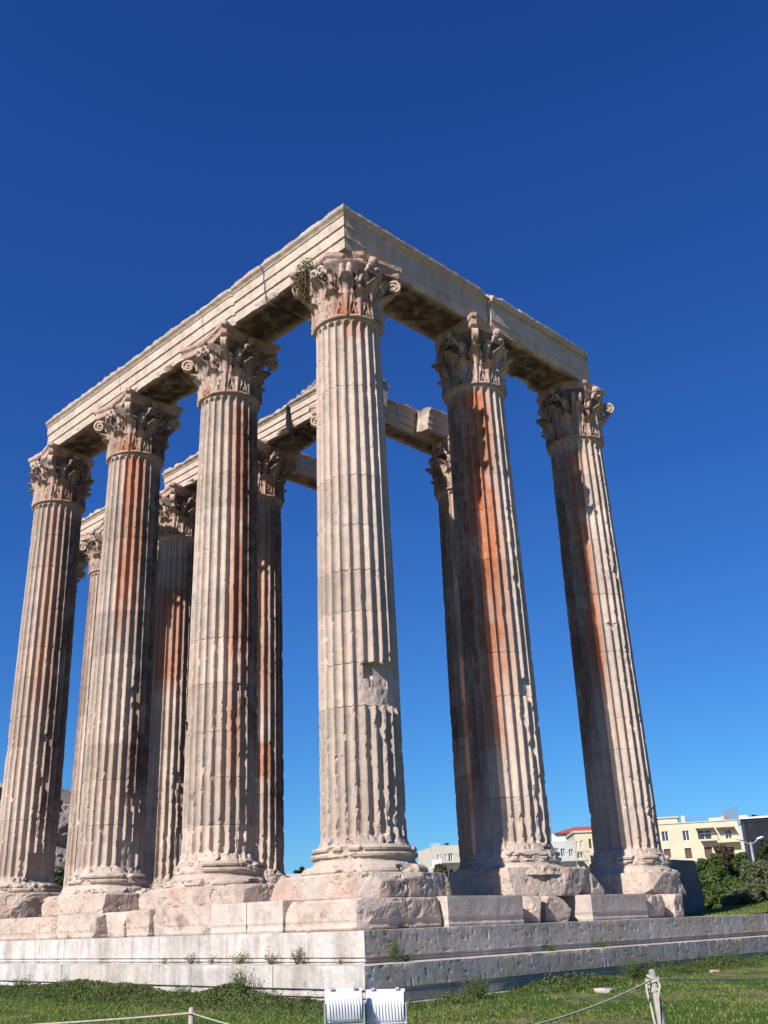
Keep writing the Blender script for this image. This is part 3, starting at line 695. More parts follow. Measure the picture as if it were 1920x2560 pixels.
# rubble masonry left standing over the inner beam
def rubble(name, x0, x1, y0, y1, z0, ztop, seed, label):
    V, F = box_grid((x0, y0, 0), (x1, y1, 1), .055) if False else (None, None)
    nx, nr = int((x1-x0)/.05), 46
    S, Q = np.meshgrid(np.linspace(x0, x1, nx), np.linspace(0, 1, nr), indexing='ij'); top = (ztop(S)-z0+.02)*np.clip((x1-S)/.35, 0, 1)*np.clip((S-x0)/.2, 0, 1)
    # section: up the front face, over the ragged top, down the back
    per = np.where(Q < .35, Q/.35, 1); yy = np.where(Q < .35, y0+.30*(Q/.35), np.where(Q > .75, y1-.2*(1-(Q-.75)/.25)*0, y0+.30+(y1-y0-.30)*(Q-.35)/.40)); zz = np.where(Q < .35, top*(Q/.35), np.where(Q > .75, top*(1-(Q-.75)/.25), top))
    P = np.stack([S, yy, z0+zz], -1)
    # stones: jittered cells push out, mortar sinks
    rs = np.random.RandomState(seed); pts = np.stack([rs.uniform(x0, x1, 420), rs.uniform(y0-.1, y1, 420), rs.uniform(z0, z0+1.1, 420)], -1)
    fl_ = P.reshape(-1, 3); d1 = np.full(len(fl_), 9.); d2 = d1.copy()
    for q in pts:
        d = np.linalg.norm((fl_-q)*[1, .8, 1.25], axis=1); d2 = np.minimum(d2, np.maximum(d, d1)); d1 = np.minimum(d1, d)
    cell = np.clip((d2-d1)/.10, 0, 1).reshape(S.shape)
    dv = (cell-.6)*.09+.05*fbm(P*4, 2, 3); k = np.clip(zz/.15, 0, 1)
    P[..., 1] -= dv*k*(Q < .4); P[..., 2] += dv*k*(Q > .3)*(Q < .8)
    tone = (vnoise(np.round(P*4), 5)*.25); g = (1-cell)*.5
    return tag(mesh(name, P.reshape(-1, 3), grid_faces(nx, nr)[:, ::-1], STONE_GREY, None, False, {'tone': tone, 'grime': g, 'stain': np.zeros(S.shape)}), label, 'masonry')
STONE_GREY = stone_mat('grey_rubble', (.34, .29, .26), (.36, .27, .22), (.24, .22, .21))
rubble('rubble_core', -10.2, -4.9, 5.12, 6.6, ZB+1.02, lambda x: ZB+1.05+.95*np.clip((x+10.2)/4., 0, 1), 5, 'rough grey rubble masonry heaped on the inner architrave')

# ---------------------------------------------------------------- stylobate remnants
sty = 'blocks of the top course under the columns'
def sblock(a, b, seed, label, clean=False, **k):
    o = rock('stylobate_block', a, b, seed, mat=STONE_CLEAN if clean else STONE, **k); tag(o, label, 'stone block', sty); return o
ZS = -1.72
sblock((-14.8, -1.85, ZS), (-11.86, 1.2, -1.10), 301, 'eroded block under the leftmost column', cuts=5, depth=.3, groove=True)
sblock((-11.83, -1.85, ZS), (-10.60, 1.2, -1.12), 303, 'short worn block below the left foot of the third column', cuts=3, depth=.15, groove=True)
sblock((-10.57, -1.85, ZS), (-8.47, 1.2, -1.10), 305, 'long worn block directly below the third column', cuts=2, depth=.12, groove=True)
sblock((-8.40, -1.82, ZS), (-7.06, 1.2, -1.10), 307, 'block with a rounded broken corner right of the third column', cuts=4, depth=.4, extra=[((-.8, -.55, -.3), .95)], keep_base=True)
sblock((-7.03, -1.85, ZS), (-5.86, 1.2, -1.09), 309, 'cracked square block left of centre under the second column', cuts=2, depth=.1, groove=True)
sblock((-5.83, -1.85, ZS), (-3.28, 1.2, -1.08), 311, 'pitted block with a scooped hollow under the second column', cuts=5, depth=.3, groove=True)
sblock((-3.25, -1.86, ZS), (-1.93, 1.2, -1.07), 313, 'clean white restored block, left one of the pair beside the corner plinth', clean=True, rnd=.015, rough=.004, cuts=0, chips=0, groove=True, h=.05)
sblock((-1.91, -1.86, ZS), (-.66, 1.2, -1.07), 315, 'clean white restored block touching the corner plinth on its left', clean=True, rnd=.015, rough=.004, cuts=0, chips=0, groove=True, h=.05)
sblock((-.62, -1.85, ZS), (1.72, .60, -1.115), 317, 'big pinkish corner block below the corner column, rounded at its left end', rnd=.05, rough=.03, cuts=2, depth=.2, groove=True, h=.05, extra=[((-.9, -.1, .6), 1.30), ((.7, -.75, .05), 1.60)])
sblock((-.5, .66, ZS), (1.84, 3.30, -1.10), 319, 'smooth grey restored block right of the corner block', clean=True, rnd=.012, rough=.004, cuts=0, chips=0, groove=True, tone=-.05, h=.05)
sblock((-.4, 3.36, ZS), (1.78, 4.6, -1.12), 321, 'pink broken block under the left side of the orange stained column', cuts=6, depth=.45, rnd=.05)
sblock((-.4, 4.62, ZS), (1.80, 5.62, -1.12), 323, 'pink broken block under the right side of the orange stained column', cuts=5, depth=.35, rnd=.05)
sblock((-.4, 6.10, ZS), (1.84, 8.72, -1.10), 325, 'smooth grey restored block between the two right hand columns', clean=True, rnd=.012, rough=.004, cuts=0, chips=0, groove=True, tone=-.05, h=.05)
sblock((-.4, 8.78, ZS), (1.78, 10.0, -1.12), 327, 'rounded broken block under the left side of the rightmost column', cuts=6, depth=.4, rnd=.05)
sblock((-.4, 10.02, ZS), (1.75, 10.95, -1.10), 329, 'rounded boulder like block at the right end of the course', cuts=5, depth=.3, rnd=.05)
# a lump of broken plinth beside the second column and between the third and leftmost
sblock((-3.95, -1.30, -1.09), (-2.95, 1.0, -.62), 331, 'grey angular block lying right of the second column plinth', cuts=4, depth=.2, rnd=.06, h=.05)
sblock((-12.6, -1.2, -1.10), (-11.95, .5, -.62), 333, 'small block between the leftmost and third columns', cuts=5, depth=.2, rnd=.05, h=.05)
sblock((-2.75, .3, -1.10), (-1.9, 1.6, -.70), 335, 'dark rounded rock left of the corner plinth', cuts=5, depth=.2, rnd=.05, h=.05)
sblock((.2, 6.62, -1.11), (1.4, 7.45, -.55), 337, 'broken pink lump right of the orange stained column', cuts=6, depth=.25, rnd=.05, h=.05)
for q, (i, j, sd_, lb, st_) in enumerate(inner):
    x, y = (-5.46, 11.2) if (i, j) == (1, 2) else (-SP*i+IX, SP*j+IY)
    o = rock('foundation_block', (x-1.7, y-1.7, ZS), (x+1.7, y+1.7, -1.12), 340+q, h=.15, cuts=4, depth=.2); tag(o, 'square foundation block under the '+' '.join(lb.split(',')[0].replace('seen ', '').split()[:11]), 'stone block')

# ---------------------------------------------------------------- steps
def step_course(name, off, profile_, seed, xW, yN, label_parent, block=1.25):
    """L-shaped course: west part faces south at y=-off, north part faces east at x=+off. profile: (outward offset, z)"""
    rs = np.random.RandomState(seed)
    pr = []
    for a, b in zip(profile_[:-1], profile_[1:]):
        n = max(1, int(np.hypot(b[0]-a[0], b[1]-a[1])/.045))
        for i in range(n): f = i/n; pr.append((a[0]*(1-f)+b[0]*f, a[1]*(1-f)+b[1]*f))
    pr.append(profile_[-1]); pr = np.array(pr)
    for part in ('south', 'east'):
        Ln = (-xW) if part == 'south' else yN
        near = np.arange(0, 22, .05); far = np.arange(22, Ln+off, .25)   # distance from the corner
        jn = [0]; 
        while jn[-1] < Ln+off: jn.append(jn[-1]+block*(.75+.7*rs.rand()))
        jn = np.array(jn[1:]); s = np.unique(np.concatenate([near, far]+[jn+q for q in (-.010, -.005, .005, .010)])); s = s[s < Ln+off]
        S, K = np.meshgrid(s, np.arange(len(pr)), indexing='ij'); o_ = off+pr[K, 0]; z = pr[K, 1]
        idx = np.searchsorted(jn, S); jd = np.min(np.abs(S[..., None]-jn[None, None, :]), -1)
        P = np.stack([S, z, o_*2+(7 if part == 'east' else 0)], -1)
        n1 = fbm(P*1.4+seed, seed % 7, 3); n2 = fbm(P*5+seed, (seed+1) % 7, 3); n3 = vnoise(P*15, 3)
        dep = .012*n2+.006*n3+.012*n1+np.where(jd < .0075, .007, 0)*(1+1.2*(part == 'east'))+(rs.rand(len(jn)+2)*.02-.01)[idx]*(1 if part == 'south' else .25)
        top_edge = np.clip(1-np.abs(z-profile_[1][1])/.06, 0, 1)*np.clip(1-np.abs(pr[K, 0])/.08, 0, 1)
        dep = dep+top_edge*np.clip(n1+n2*.8-.05, 0, 1)*.09
        if part == 'east': dep = dep*.3+np.clip(n3*1.0-.55, 0, .5)*.04
        o2 = o_-dep; z2 = z-top_edge*np.clip(n2, 0, 1)*.02
        base = off
        if part == 'south':
            V = np.stack([o2-S*1.0, -o2, z2], -1)
        else:
            V = np.stack([o2, -o2+S, z2], -1)
        tone = (rs.rand(len(jn)+2)*.13-.09)[idx]+.07*n1
        lich = (.12 if part == 'south' else .85)*np.clip(.7+n1, 0, 1)*np.ones_like(S)
        grime = np.clip(n1*.9+n2*.9-.55, 0, .7)
        F = grid_faces(len(s), len(pr))
        if part == 'south': F = F[:, ::-1]
        mesh(name, V.reshape(-1, 3), F, STEP, label_parent, False, {'tone': tone, 'lichen': lich, 'grime': grime})
steps = empty('stepped_platform', (0, 0, -3.1)); tag(steps, 'worn stone steps running round the foot of the temple', 'steps')
steps_off = [(2.60, [(-2.3, -1.716), (0, -1.716), (0, -2.17), (-.035, -2.18), (-.035, -2.215), (-.018, -2.225), (-.018, -2.245), (-.05, -2.255), (-.05, -2.33)], 401),
             (3.21, [(-.70, -2.285), (0, -2.285), (0, -2.67), (-.05, -2.685), (-.05, -2.75), (-.03, -2.76), (-.03, -2.80), (-.07, -2.81), (-.07, -3.0)], 403),
             (3.34, [(-.30, -2.93), (0, -2.93), (0, -3.12), (-.03, -3.13), (-.03, -3.5)], 405)]
for off, prf, sd_ in steps_off: step_course('step_course', off, prf, sd_, -30, 46, steps)
for o in steps.children: o.location = (0, 0, 3.1)
# earth fill and floor inside the platform
mbf = MB(); mbf.box((-34, -.3, -1.76), (.5, 60, -1.745)); fl_ = mbf.build('temple_floor', simple('packed_earth', (.30, .24, .17), (.18, .15, .09), 1.5, .95, .1, .4)); structure(fl_)

# ---------------------------------------------------------------- ground
def gz(x, y):
    d = np.maximum(np.maximum(-(y)-3.3, x-3.3), 0)           # distance out from the steps
    z = -2.93-.27*np.clip(d/12, 0, 1)
    z = z+.10*np.clip(-(x)/12, 0, 1)*(y < 0)*np.clip(1-d/6, 0, 1)
    z = z+.10*np.clip(y/14, 0, 1)*(x > 0)*np.clip(1-d/8, 0, 1)
    z = z+.05*fbm(np.stack([x*.5, y*.5, 0*x], -1), 3, 3)
    # low mound beyond the right end of the ruin
    m = np.clip((y-14)/10, 0, 1)*np.clip((y-14)/10, 0, 1)*np.clip((x+40)/10, 0, 1)*np.clip((40-x)/10, 0, 1)*np.clip((75-y)/20, 0, 1)
    m = m*np.clip((x+8)/6, 0, 1)
    return z+m*1.75
_gx = np.unique(np.concatenate([np.arange(-60, 60, .5), np.array([-4000, -2000, -1000, -500, -250, -120, -80, 80, 120, 250, 500, 1000, 2000, 4000])]))
_gy = _gx.copy()
GX, GY = np.meshgrid(_gx, _gy, indexing='ij'); GZ = gz(GX, GY)
# the sheet dives under the temple platform
ins = (GX < 3.0) & (GY > -3.0) & (GX > -33) & (GY < 58); GZ = np.where(ins, -3.4, GZ)
structure(mesh('ground', np.stack([GX, GY, GZ], -1).reshape(-1, 3), grid_faces(len(_gx), len(_gy))[:, ::-1], GROUND, None, True))
_x, _y = np.arange(-16, 2.25, .3), np.arange(12.4, 50, .3); BXg, BYg = np.meshgrid(_x, _y, indexing='ij')
def bz(x, y):
    a = np.clip((y-12.5)/9, 0, 1); b = np.clip((x+4.5)/5.5, 0, 1); a = a*a*(3-2*a); b = b*b*(3-2*b)
    return -1.745+.42*a*b+.04*fbm(np.stack([x*.8, y*.8, 0*x], -1), 4, 3)*a
structure(mesh('grassy_bank', np.stack([BXg, BYg, bz(BXg, BYg)], -1).reshape(-1, 3), grid_faces(len(_x), len(_y))[:, ::-1], GROUND, None, True))
# grass
def blades(name, pts, hgt, wid, seed, mat, parent=None, lean=.5):
    rs = np.random.RandomState(seed); n = len(pts); a = rs.rand(n)*2*pi; h = hgt*(.5+rs.rand(n)); w = wid*(.6+.8*rs.rand(n))
    dx, dy = np.cos(a), np.sin(a); b = rs.rand(n)*2*pi; lx, ly = np.cos(b)*h*lean*rs.rand(n), np.sin(b)*h*lean*rs.rand(n)
    p = np.asarray(pts)
    V = np.empty((n, 5, 3))
    V[:, 0] = p-np.stack([dx*w, dy*w, 0*w+.02], -1); V[:, 1] = p+np.stack([dx*w, dy*w, 0*w-.02], -1)
    mid = p+np.stack([lx*.35, ly*.35, h*.55], -1)
    V[:, 2] = mid+np.stack([dx*w*.8, dy*w*.8, 0*w], -1); V[:, 3] = mid-np.stack([dx*w*.8, dy*w*.8, 0*w], -1)
    V[:, 4] = p+np.stack([lx, ly, h], -1)
    i = np.arange(n)*5
    F = np.stack([i, i+1, i+2, i+3], -1).tolist()+np.stack([i+3, i+2, i+4], -1).tolist()
    return mesh(name, V.reshape(-1, 3), F, mat, parent)
def grass_field():
    rs = np.random.RandomState(9); out = []
    N = 620000
    x = rs.uniform(-24, 22, N); y = rs.uniform(-15, 40, N)
    D = np.hypot(x-CAM[0], y-CAM[1])
    keep = ((y < -3.2) | (x > 3.2)) & (D > 5)
    keep &= rs.rand(N) < np.clip(22/D, .25, 1)**1.2
    # only where the photograph can see the ground
    dn = np.stack([x-CAM[0], y-CAM[1], -3.1-CAM[2]+0*x], -1)
    zc = dn@_fw; sx = (dn@_r)/zc*FPX+W0/2+SHX; sy = H0/2-(dn@_u)/zc*FPX+SHY
    keep &= (zc > 0) & (sx > -150) & (sx < W0+150) & (sy < H0+260)
    x, y = x[keep], y[keep]
    pn = fbm(np.stack([x*.33, y*.33, 0*x], -1), 6, 3)*.6+fbm(np.stack([x*1.7, y*1.7, 0*x], -1), 2, 3)*.4
    k = rs.rand(len(x)) < np.clip(.9-3.4*np.clip(pn-.02, 0, 1), .07, 1); x, y, pn = x[k], y[k], pn[k]
    d = np.maximum(np.maximum(-y-3.3, x-3.3), 0)
    P = np.stack([x, y, gz(x, y)], -1)
    near = d < .9
    k = 60000; X_ = rs.uniform(-16, 3.4, k); D_ = rs.rand(k)**1.3*1.25; hn = fbm(np.stack([X_*.55, 0*X_, 0*X_], -1), 8, 3); hh = np.clip(.13+.30*hn, .03, .34)*np.clip(1.15-D_, 0, 1)*np.clip((3.6-X_)/2, .25, 1)
    Y_ = -3.42-D_; Q_ = np.stack([X_, Y_, gz(X_, Y_)+hh*rs.rand(k)**.6+.01], -1); d1 = rs.randn(k, 3); d1 /= np.linalg.norm(d1, axis=1)[:, None]; d2 = np.cross(d1, rs.randn(k, 3)); d2 /= np.linalg.norm(d2, axis=1)[:, None]; sz = .022*(.6+rs.rand(k))[:, None]
    o4 = mesh('ground_cover', np.stack([Q_-d1*sz, Q_+d2*sz*.6, Q_+d1*sz, Q_-d2*sz*.6], 1).reshape(-1, 3), np.arange(k*4).reshape(-1, 4), WEED); o4['kind'] = 'stuff'
    k = 22000; Y_ = rs.uniform(-3.4, 24, k); D_ = rs.rand(k)**1.3*.9; hn = fbm(np.stack([0*Y_, Y_*.6, 0*Y_], -1), 9, 3); hh = np.clip(.02+.35*hn, .0, .30)*np.clip(1.0-D_, 0, 1)
    X_ = 3.45+D_; Q_ = np.stack([X_, Y_, gz(X_, Y_)+hh*rs.rand(k)**.6+.01], -1)[hh > .02]; k = len(Q_); d1 = rs.randn(k, 3); d1 /= np.linalg.norm(d1, axis=1)[:, None]; d2 = np.cross(d1, rs.randn(k, 3)); d2 /= np.linalg.norm(d2, axis=1)[:, None]; sz = .022*(.6+rs.rand(k))[:, None]
    o5 = mesh('ground_cover', np.stack([Q_-d1*sz, Q_+d2*sz*.6, Q_+d1*sz, Q_-d2*sz*.6], 1).reshape(-1, 3), np.arange(k*4).reshape(-1, 4), WEED); o5['kind'] = 'stuff'
    bx, by = rs.uniform(-8, 2.2, 30000), rs.uniform(12.5, 34, 30000); o3 = blades('bank_grass', np.stack([bx, by, bz(bx, by)], -1), .05, .012, 3, GRASS, lean=1.0); o3['kind'] = 'stuff'
    o1 = blades('grass', P[~near], .042, .009, 1, GRASS, lean=1.2); o1['kind'] = 'stuff'
    Q = P[near]; o2 = blades('wild_grass', Q, .085, .010, 2, WEED, lean=.9); o2['kind'] = 'stuff'
grass_field()

# weeds rooted in the joints
def weed(loc, h, w, n, seed, label, mat=WEED, name='weed_clump'):
    rs = np.random.RandomState(seed); t = empty(name, loc); tag(t, label, 'weed', 'weeds growing on the steps and at their foot')
    mb = MB(); L = []
    for i in range(n):
        a = rs.rand()*2*pi; r = w*rs.rand()**.7; tip = np.array([cos(a)*r, sin(a)*r*.6, h*(.45+.55*rs.rand())]); b = np.array([cos(a)*r*.25, sin(a)*r*.2, 0])
        pts = [b+(tip-b)*f+np.array([0, 0, -.12*h*np.sin(pi*f)*0]) for f in (0, .35, .7, 1)]
        mb.tube(pts, [.006, .005, .004, .002], 4, cap=False)
        for f in np.linspace(.3, 1, 4+int(h*8)):
            p = b+(tip-b)*f; L.append(p+rs.randn(3)*.025)
    mb.build('stem', mat, t)
    L = np.array(L); k = len(L)*2; P = np.repeat(L, 2, 0)+rs.randn(k, 3)*.022
    d1 = rs.randn(k, 3); d1 /= np.linalg.norm(d1, axis=1)[:, None]; d2 = np.cross(d1, rs.randn(k, 3)); d2 /= np.linalg.norm(d2, axis=1)[:, None]
    s = .017*(.6+rs.rand(k))[:, None]
    V = np.stack([P-d1*s, P+d2*s*.45, P+d1*s, P-d2*s*.45], 1).reshape(-1, 3)
    mesh('foliage', V, (np.arange(k*4).reshape(-1, 4)), mat, t)
    return t
K4 = 2.07375
def on_step(px, crop0x, y_face, z): return
def w4(X): return X/K4
weeds = [(w4(850), 2413, -2.95, -2.285, .16, .12, 14, 'tiny weed on the lower step, farthest left of those by the groove'),
 (w4(990), 2413, -2.95, -2.285, .30, .16, 26, 'green weed on the step below the second column'),
 (w4(1095), 2413, -2.95, -2.285, .22, .12, 16, 'small thin weed on the step just right of the green weed'),
 (w4(1235), 2413, -2.95, -2.285, .34, .30, 34, 'brownish spreading weed on the step below the white blocks'),
 (600+w4(165), 2413, -2.95, -2.285, .30, .22, 28, 'leafy weed on the step, left of the tallest straggly one'),
 (600+w4(300), 2413, -2.95, -2.285, .42, .24, 34, 'tall straggly weed against the upper step below the corner block'),
 (600+w4(515), 2413, -2.95, -2.285, .14, .16, 16, 'low weed on the step close to the corner edge')]
for q, (px, py, yy, z, h, w, n, lb) in enumerate(weeds):
    p = atY(px, py, -2.75); weed((p[0], -2.74, z), h*.75, w, int(n*.6), 500+q, lb, mat=DRYWEED)
for q, (px, z, h, w, n, lb) in enumerate([(600+w4(800), -2.285, .40, .13, 26, 'green plant growing up the grey face just right of the corner edge'), (600+w4(860), -2.285, .16, .16, 14, 'low weed on the step right of the corner plant'), (1220+380/2.37, -2.285, .14, .25, 18, 'low weeds on the shaded step below the orange stained column'), (1220+680/2.37, -2.285, .16, .2, 14, 'thin weeds on the shaded step right of the centre')]):
    p = atX(px, 2405, 2.75); weed((2.74, p[1], z), h, w, n, 520+q, lb)
for q, (px, h, w, n, lb) in enumerate([(120/K4, .35, .5, 50, 'weeds at the foot of the steps near the left edge of the picture'), (330/K4, .34, .3, 34, 'upright weeds at the foot of the steps below the third column'), (600/K4, .26, .6, 60, 'low bushy weeds at the foot of the steps left of centre'), (760/K4, .34, .3, 30, 'thin tall weeds at the foot of the steps below the second column'), (960/K4, .30, .5, 50, 'leafy weeds at the foot of the steps left of the tall bush'), (1255/K4, .62, .34, 70, 'tallest dark weed bush at the foot of the lit steps'), (1420/K4, .26, .3, 30, 'small weeds right of the tall bush'), (1600/K4, .20, .3, 30, 'low weeds at the foot of the steps left of the floodlights')]):
    p = atY(px, 2500, -3.55); weed((p[0], -3.6, gz(np.array(p[0]), np.array(-3.6))), h, w, n, 540+q, lb)
for q, (px, h, w, n, lb) in enumerate([(600+1100/K4, .18, .5, 40, 'low weeds at the foot of the shaded steps right of the floodlights'), (600+1230/K4, .40, .4, 60, 'dark weed bush at the foot of the shaded steps'), (1220+650/2.37, .22, .6, 40, 'sparse weeds at the foot of the shaded steps beyond the dark bush'), (1220+880/2.37, .42, .5, 60, 'weeds behind the right rope post with pale flower heads'), (1220+1100/2.37, .34, .8, 60, 'long clump of weeds right of the rope post against the steps'), (1220+1450/2.37, .40, 1.2, 70, 'tall grass against the steps near the right edge of the picture')]):
    p = atX(px, 2480, 3.75); weed((3.75, p[1], gz(np.array(3.75), np.array(p[1]))), h, w, n, 560+q, lb)
# dry bush rooted in the corner capital
p = at(806, 690, 23.0)
t = empty('dry_bush', (-.62, -.98, HS+1.98)); tag(t, 'dry brown bush hanging from the corner capital under the architrave', 'bush')
rs = np.random.RandomState(77); mb = MB()
for i in range(150):
    a = rs.rand()*2*pi; r0 = .26*rs.rand(); x0, y0 = cos(a)*r0, sin(a)*r0-.08; ln = .30+.65*rs.rand()
    pts = [(x0*.5, y0*.5, -.1), (x0*1.2, y0*1.2-.05, -.1-ln*.3), (x0*1.35+.05*rs.randn(), y0*1.3-.05+.05*rs.randn(), -.1-ln*.7), (x0*.9+.08*rs.randn(), y0*.9+.05*rs.randn(), -.1-ln)]
    mb.tube(pts, [.012, .010, .008, .004], 4, cap=False)
mb.build('twigs', DRY, t)
rs2 = np.random.RandomState(7); k = 260; Pq = rs2.randn(k, 3)*[.16, .10, .10]+[.12, -.05, .05]; d1 = rs2.randn(k, 3)*.03; d2 = rs2.randn(k, 3)*.03
mesh('foliage', np.stack([Pq, Pq+d1, Pq+d1+d2, Pq+d2], 1).reshape(-1, 3), np.arange(k*4).reshape(-1, 4), WEED, t)

# stones lying in the grass
for q, (X, Y, s, lb) in enumerate([(695, 1275, .14, 'largest pale stone lying in the grass left of the rope post'), (850, 1272, .09, 'flat pale stone in the grass close left of the rope post'), (905, 1240, .06, 'small pale stone in the grass above the flat one'), (1350, 1163, .10, 'pale stone in the grass right of the rope post')]):
    p = atZ(1220+X/2.37, 1960+Y/2.37, -3.08); z = float(gz(np.array(p[0]), np.array(p[1])))
    o = rock('loose_stone', (p[0]-s*1.3, p[1]-s, z-.03), (p[0]+s*1.3, p[1]+s, z+s*.55), 600+q, h=.03, rnd=.04, rough=.02, cuts=5, depth=.06, mat=STONE_CLEAN); tag(o, lb, 'stone')

# ---------------------------------------------------------------- ropes and posts
def rope_thing(p0, p1, sag, label, r=.007, group='ropes strung between the posts'):
    p0 = np.array(p0); p1 = np.array(p1); n = 60; P = []
    for i in range(n+1):
        f = i/n; q = p0*(1-f)+p1*f; q = q+np.array([0, 0, -4*sag*f*(1-f)]); P.append(q)
    mb = MB(); mb.tube(P, r, 6); o = mb.build('rope', ROPE, None, True); return tag(o, label, 'rope', group)
pr_top = at(1630, 2428, 8.0); pr_bot = at(1668, 2640, 7.6)
dz_ = pr_top-pr_bot; foot = pr_bot+(pr_bot-pr_top)*((pr_bot[2]+3.22)/max(1e-3, (pr_top[2]-pr_bot[2])))
pt = empty('rope_post', foot); tag(pt, 'leaning pale rope post with knotted rope round its top, right foreground', 'post', 'posts carrying the rope barrier')
mb = MB(); mb.tube([foot-foot, (pr_top-foot)*.5, pr_top-foot], [.027, .026, .025], 14); mb.build('post_shaft', POSTW, pt, True)
mb = MB(); ax_ = (pr_top-foot)/np.linalg.norm(pr_top-foot)
for off in (.05, .068, .088, .13, .148):
    c = pr_top-foot-ax_*off; ring = []
    for i in range(25):
        a = i/24*2*pi*1.0; ring.append(c+np.array([cos(a)*.036, sin(a)*.036, .012*sin(a+off*90)]))
    mb.tube(ring, .010, 6)
mb.tube([pr_top-foot-ax_*.06+[.045, -.02, 0], pr_top-foot-ax_*.12+[.06, -.03, 0], pr_top-foot-ax_*.2+[.04, -.045, 0], pr_top-foot-ax_*.5+[.01, -.05, 0], pr_top-foot-ax_*.8+[.02, -.045, 0]], .009, 6)
mb.tube([pr_top-foot-ax_*.06+[-.045, -.02, 0], pr_top-foot-ax_*.16+[-.05, -.03, 0], pr_top-foot-ax_*.3+[-.03, -.04, 0], pr_top-foot-ax_*.42+[-.02, -.045, 0]], .009, 6)
mb.build('rope_knot', ROPE, pt, True)
pl_top = at(479, 2518, 10.5); g_ = float(gz(np.array(pl_top[0]), np.array(pl_top[1])))
pt = empty('rope_post', (pl_top[0], pl_top[1], g_)); tag(pt, 'short white rope post at the bottom left of the picture', 'post', 'posts carrying the rope barrier')
mb = MB(); hh = pl_top[2]-g_; mb.tube([(0, 0, 0), (0, 0, hh*.5), (0, 0, hh-.01), (0, 0, hh)], [.026, .026, .026, .018], 12); mb.build('post_shaft', POSTW, pt, True)
mb = MB(); ring = [np.array([cos(a)*.032, sin(a)*.032, hh-.05]) for a in np.linspace(0, 2*pi, 17)]; mb.tube(ring, .008, 6); mb.build('rope_knot', ROPE, pt, True)
kR = pr_top-ax_*.06
far_l = at(-420, 2580, 13.0)
rope_thing(pl_top-[0, 0, .05], far_l, .03, 'thick white rope running left from the short post', .010)
mid = at(1060, 2640, 7.2)
rope_thing(pl_top-[0, 0, .05], mid, .05, 'rope sagging right from the short post toward the floodlights', .007)
rope_thing(kR, at(1130, 2605, 5.6), .05, 'rope slanting down left from the leaning post', .006)
rope_thing(kR, at(2250, 2400, 22), .10, 'thin rope running right from the leaning post', .006)

# ---------------------------------------------------------------- floodlights
def floodlight(px, D, rot, tilt, label, wpx=88):
    p = at(px, 2500, D); w = wpx/FPX*D*.97; h = w*.78
    zt = at(px, 2474, D)[2]; zg = float(gz(np.array(p[0]), np.array(p[1])))
    t = empty('floodlight', (p[0], p[1], zg), rot); tag(t, label, 'floodlight', 'pair of white floodlights')
    zc = zt-zg-h/2
    # curved ribbed back housing: local x = width, -y towards the viewer
    n = 22; prof = []
    for i in range(n+1):
        a = -.5+i/n; yy = -.20*w*np.cos(a*pi*.95)**.6 if abs(a) < .49 else 0; prof.append((yy, -a*h))
    xs = np.linspace(-w/2, w/2, 8)
    V = []; 
    for x in xs:
        for (yy, zz) in prof: V.append((x*(1-.02*(zz < 0)), yy+.03, zz))
    F = grid_faces(len(xs), len(prof)).tolist()
    m = len(prof)
    F += [list(range(m)), [(len(xs)-1)*m+j for j in range(m)][::-1]]
    hb = MB(); R = np.array(Matrix.Rotation(tilt, 3, 'X')); V = np.array(V)@R.T+[0, 0, zc]; hb.add(V, [f[::-1] for f in F])
    house = hb.build('housing', WHITEPAINT, t)
    rb_ = MB(); 
    for k in range(11):
        x = -w*.42+k*w*.84/10
        V = []
        for i in range(5, n+1):
            yy, zz = prof[i]; e = .010*np.clip((i-5)/6, 0, 1)+.001; V += [(x-.006, yy+.03, zz), (x, yy+.03-e*1.6, zz-.2*e), (x+.006, yy+.03, zz)]
        V = np.array(V)@R.T+[0, 0, zc]; rb_.add(V, grid_faces(n+1-5, 3).tolist())
    rb_.build('cooling_fins', WHITEPAINT, t)
    fr = MB(); fr.box((-w/2-.012, .02, -h/2-.012), (w/2+.012, .06, h/2+.012)); V = fr.V[0]@R.T+[0, 0, zc]; fr.V[0] = V
    fr.build('front_frame', WHITEPAINT, t)
    for s in (-.33, .33):
        cl = MB(); cl.box((s*w-.02, -.02, h/2-.004), (s*w+.02, .07, h/2+.022))
        cl.V = [v@R.T+[0, 0, zc] for v in cl.V]; cl.build('clip', GREYPAINT, t)
    br = MB()
    for s in (-1, 1):
        br.box((s*(w/2+.02)-.008, -.03, zc-h*.62), (s*(w/2+.02)+.008, .02, zc+.03))
    br.box((-w/2-.02, -.03, zc-h*.64), (w/2+.02, .02, zc-h*.61)); br.build('bracket', GREYPAINT, t)
    bx = MB(); z1 = zc-h*.66; bx.box((-w*.37, -.16, z1-.26), (w*.37, .12, z1-.04)); bx.box((-w*.39, -.18, z1-.04), (w*.39, .14, z1))
    for k in range(9): x = -w*.3+k*w*.6/8; bx.box((x-.004, -.168, z1-.24), (x+.004, -.161, z1-.06))
    bx.build('ballast_box', WHITEPAINT, t)
    st = MB(); st.tube([(0, 0, 0), (0, 0, z1-.26)], .04, 12); st.build('stand', GREYPAINT, t)
    return t
va = math.atan2(CAM[1]-at(860, 2500, 12)[1], CAM[0]-at(860, 2500, 12)[0])+pi/2
floodlight(860, 12.0, va+.05, radians(-8), 'left one of the two white ribbed floodlights at the bottom centre', 82)
floodlight(963, 12.2, va-.12, radians(-14), 'right one of the two white ribbed floodlights, tilted slightly further back', 86)

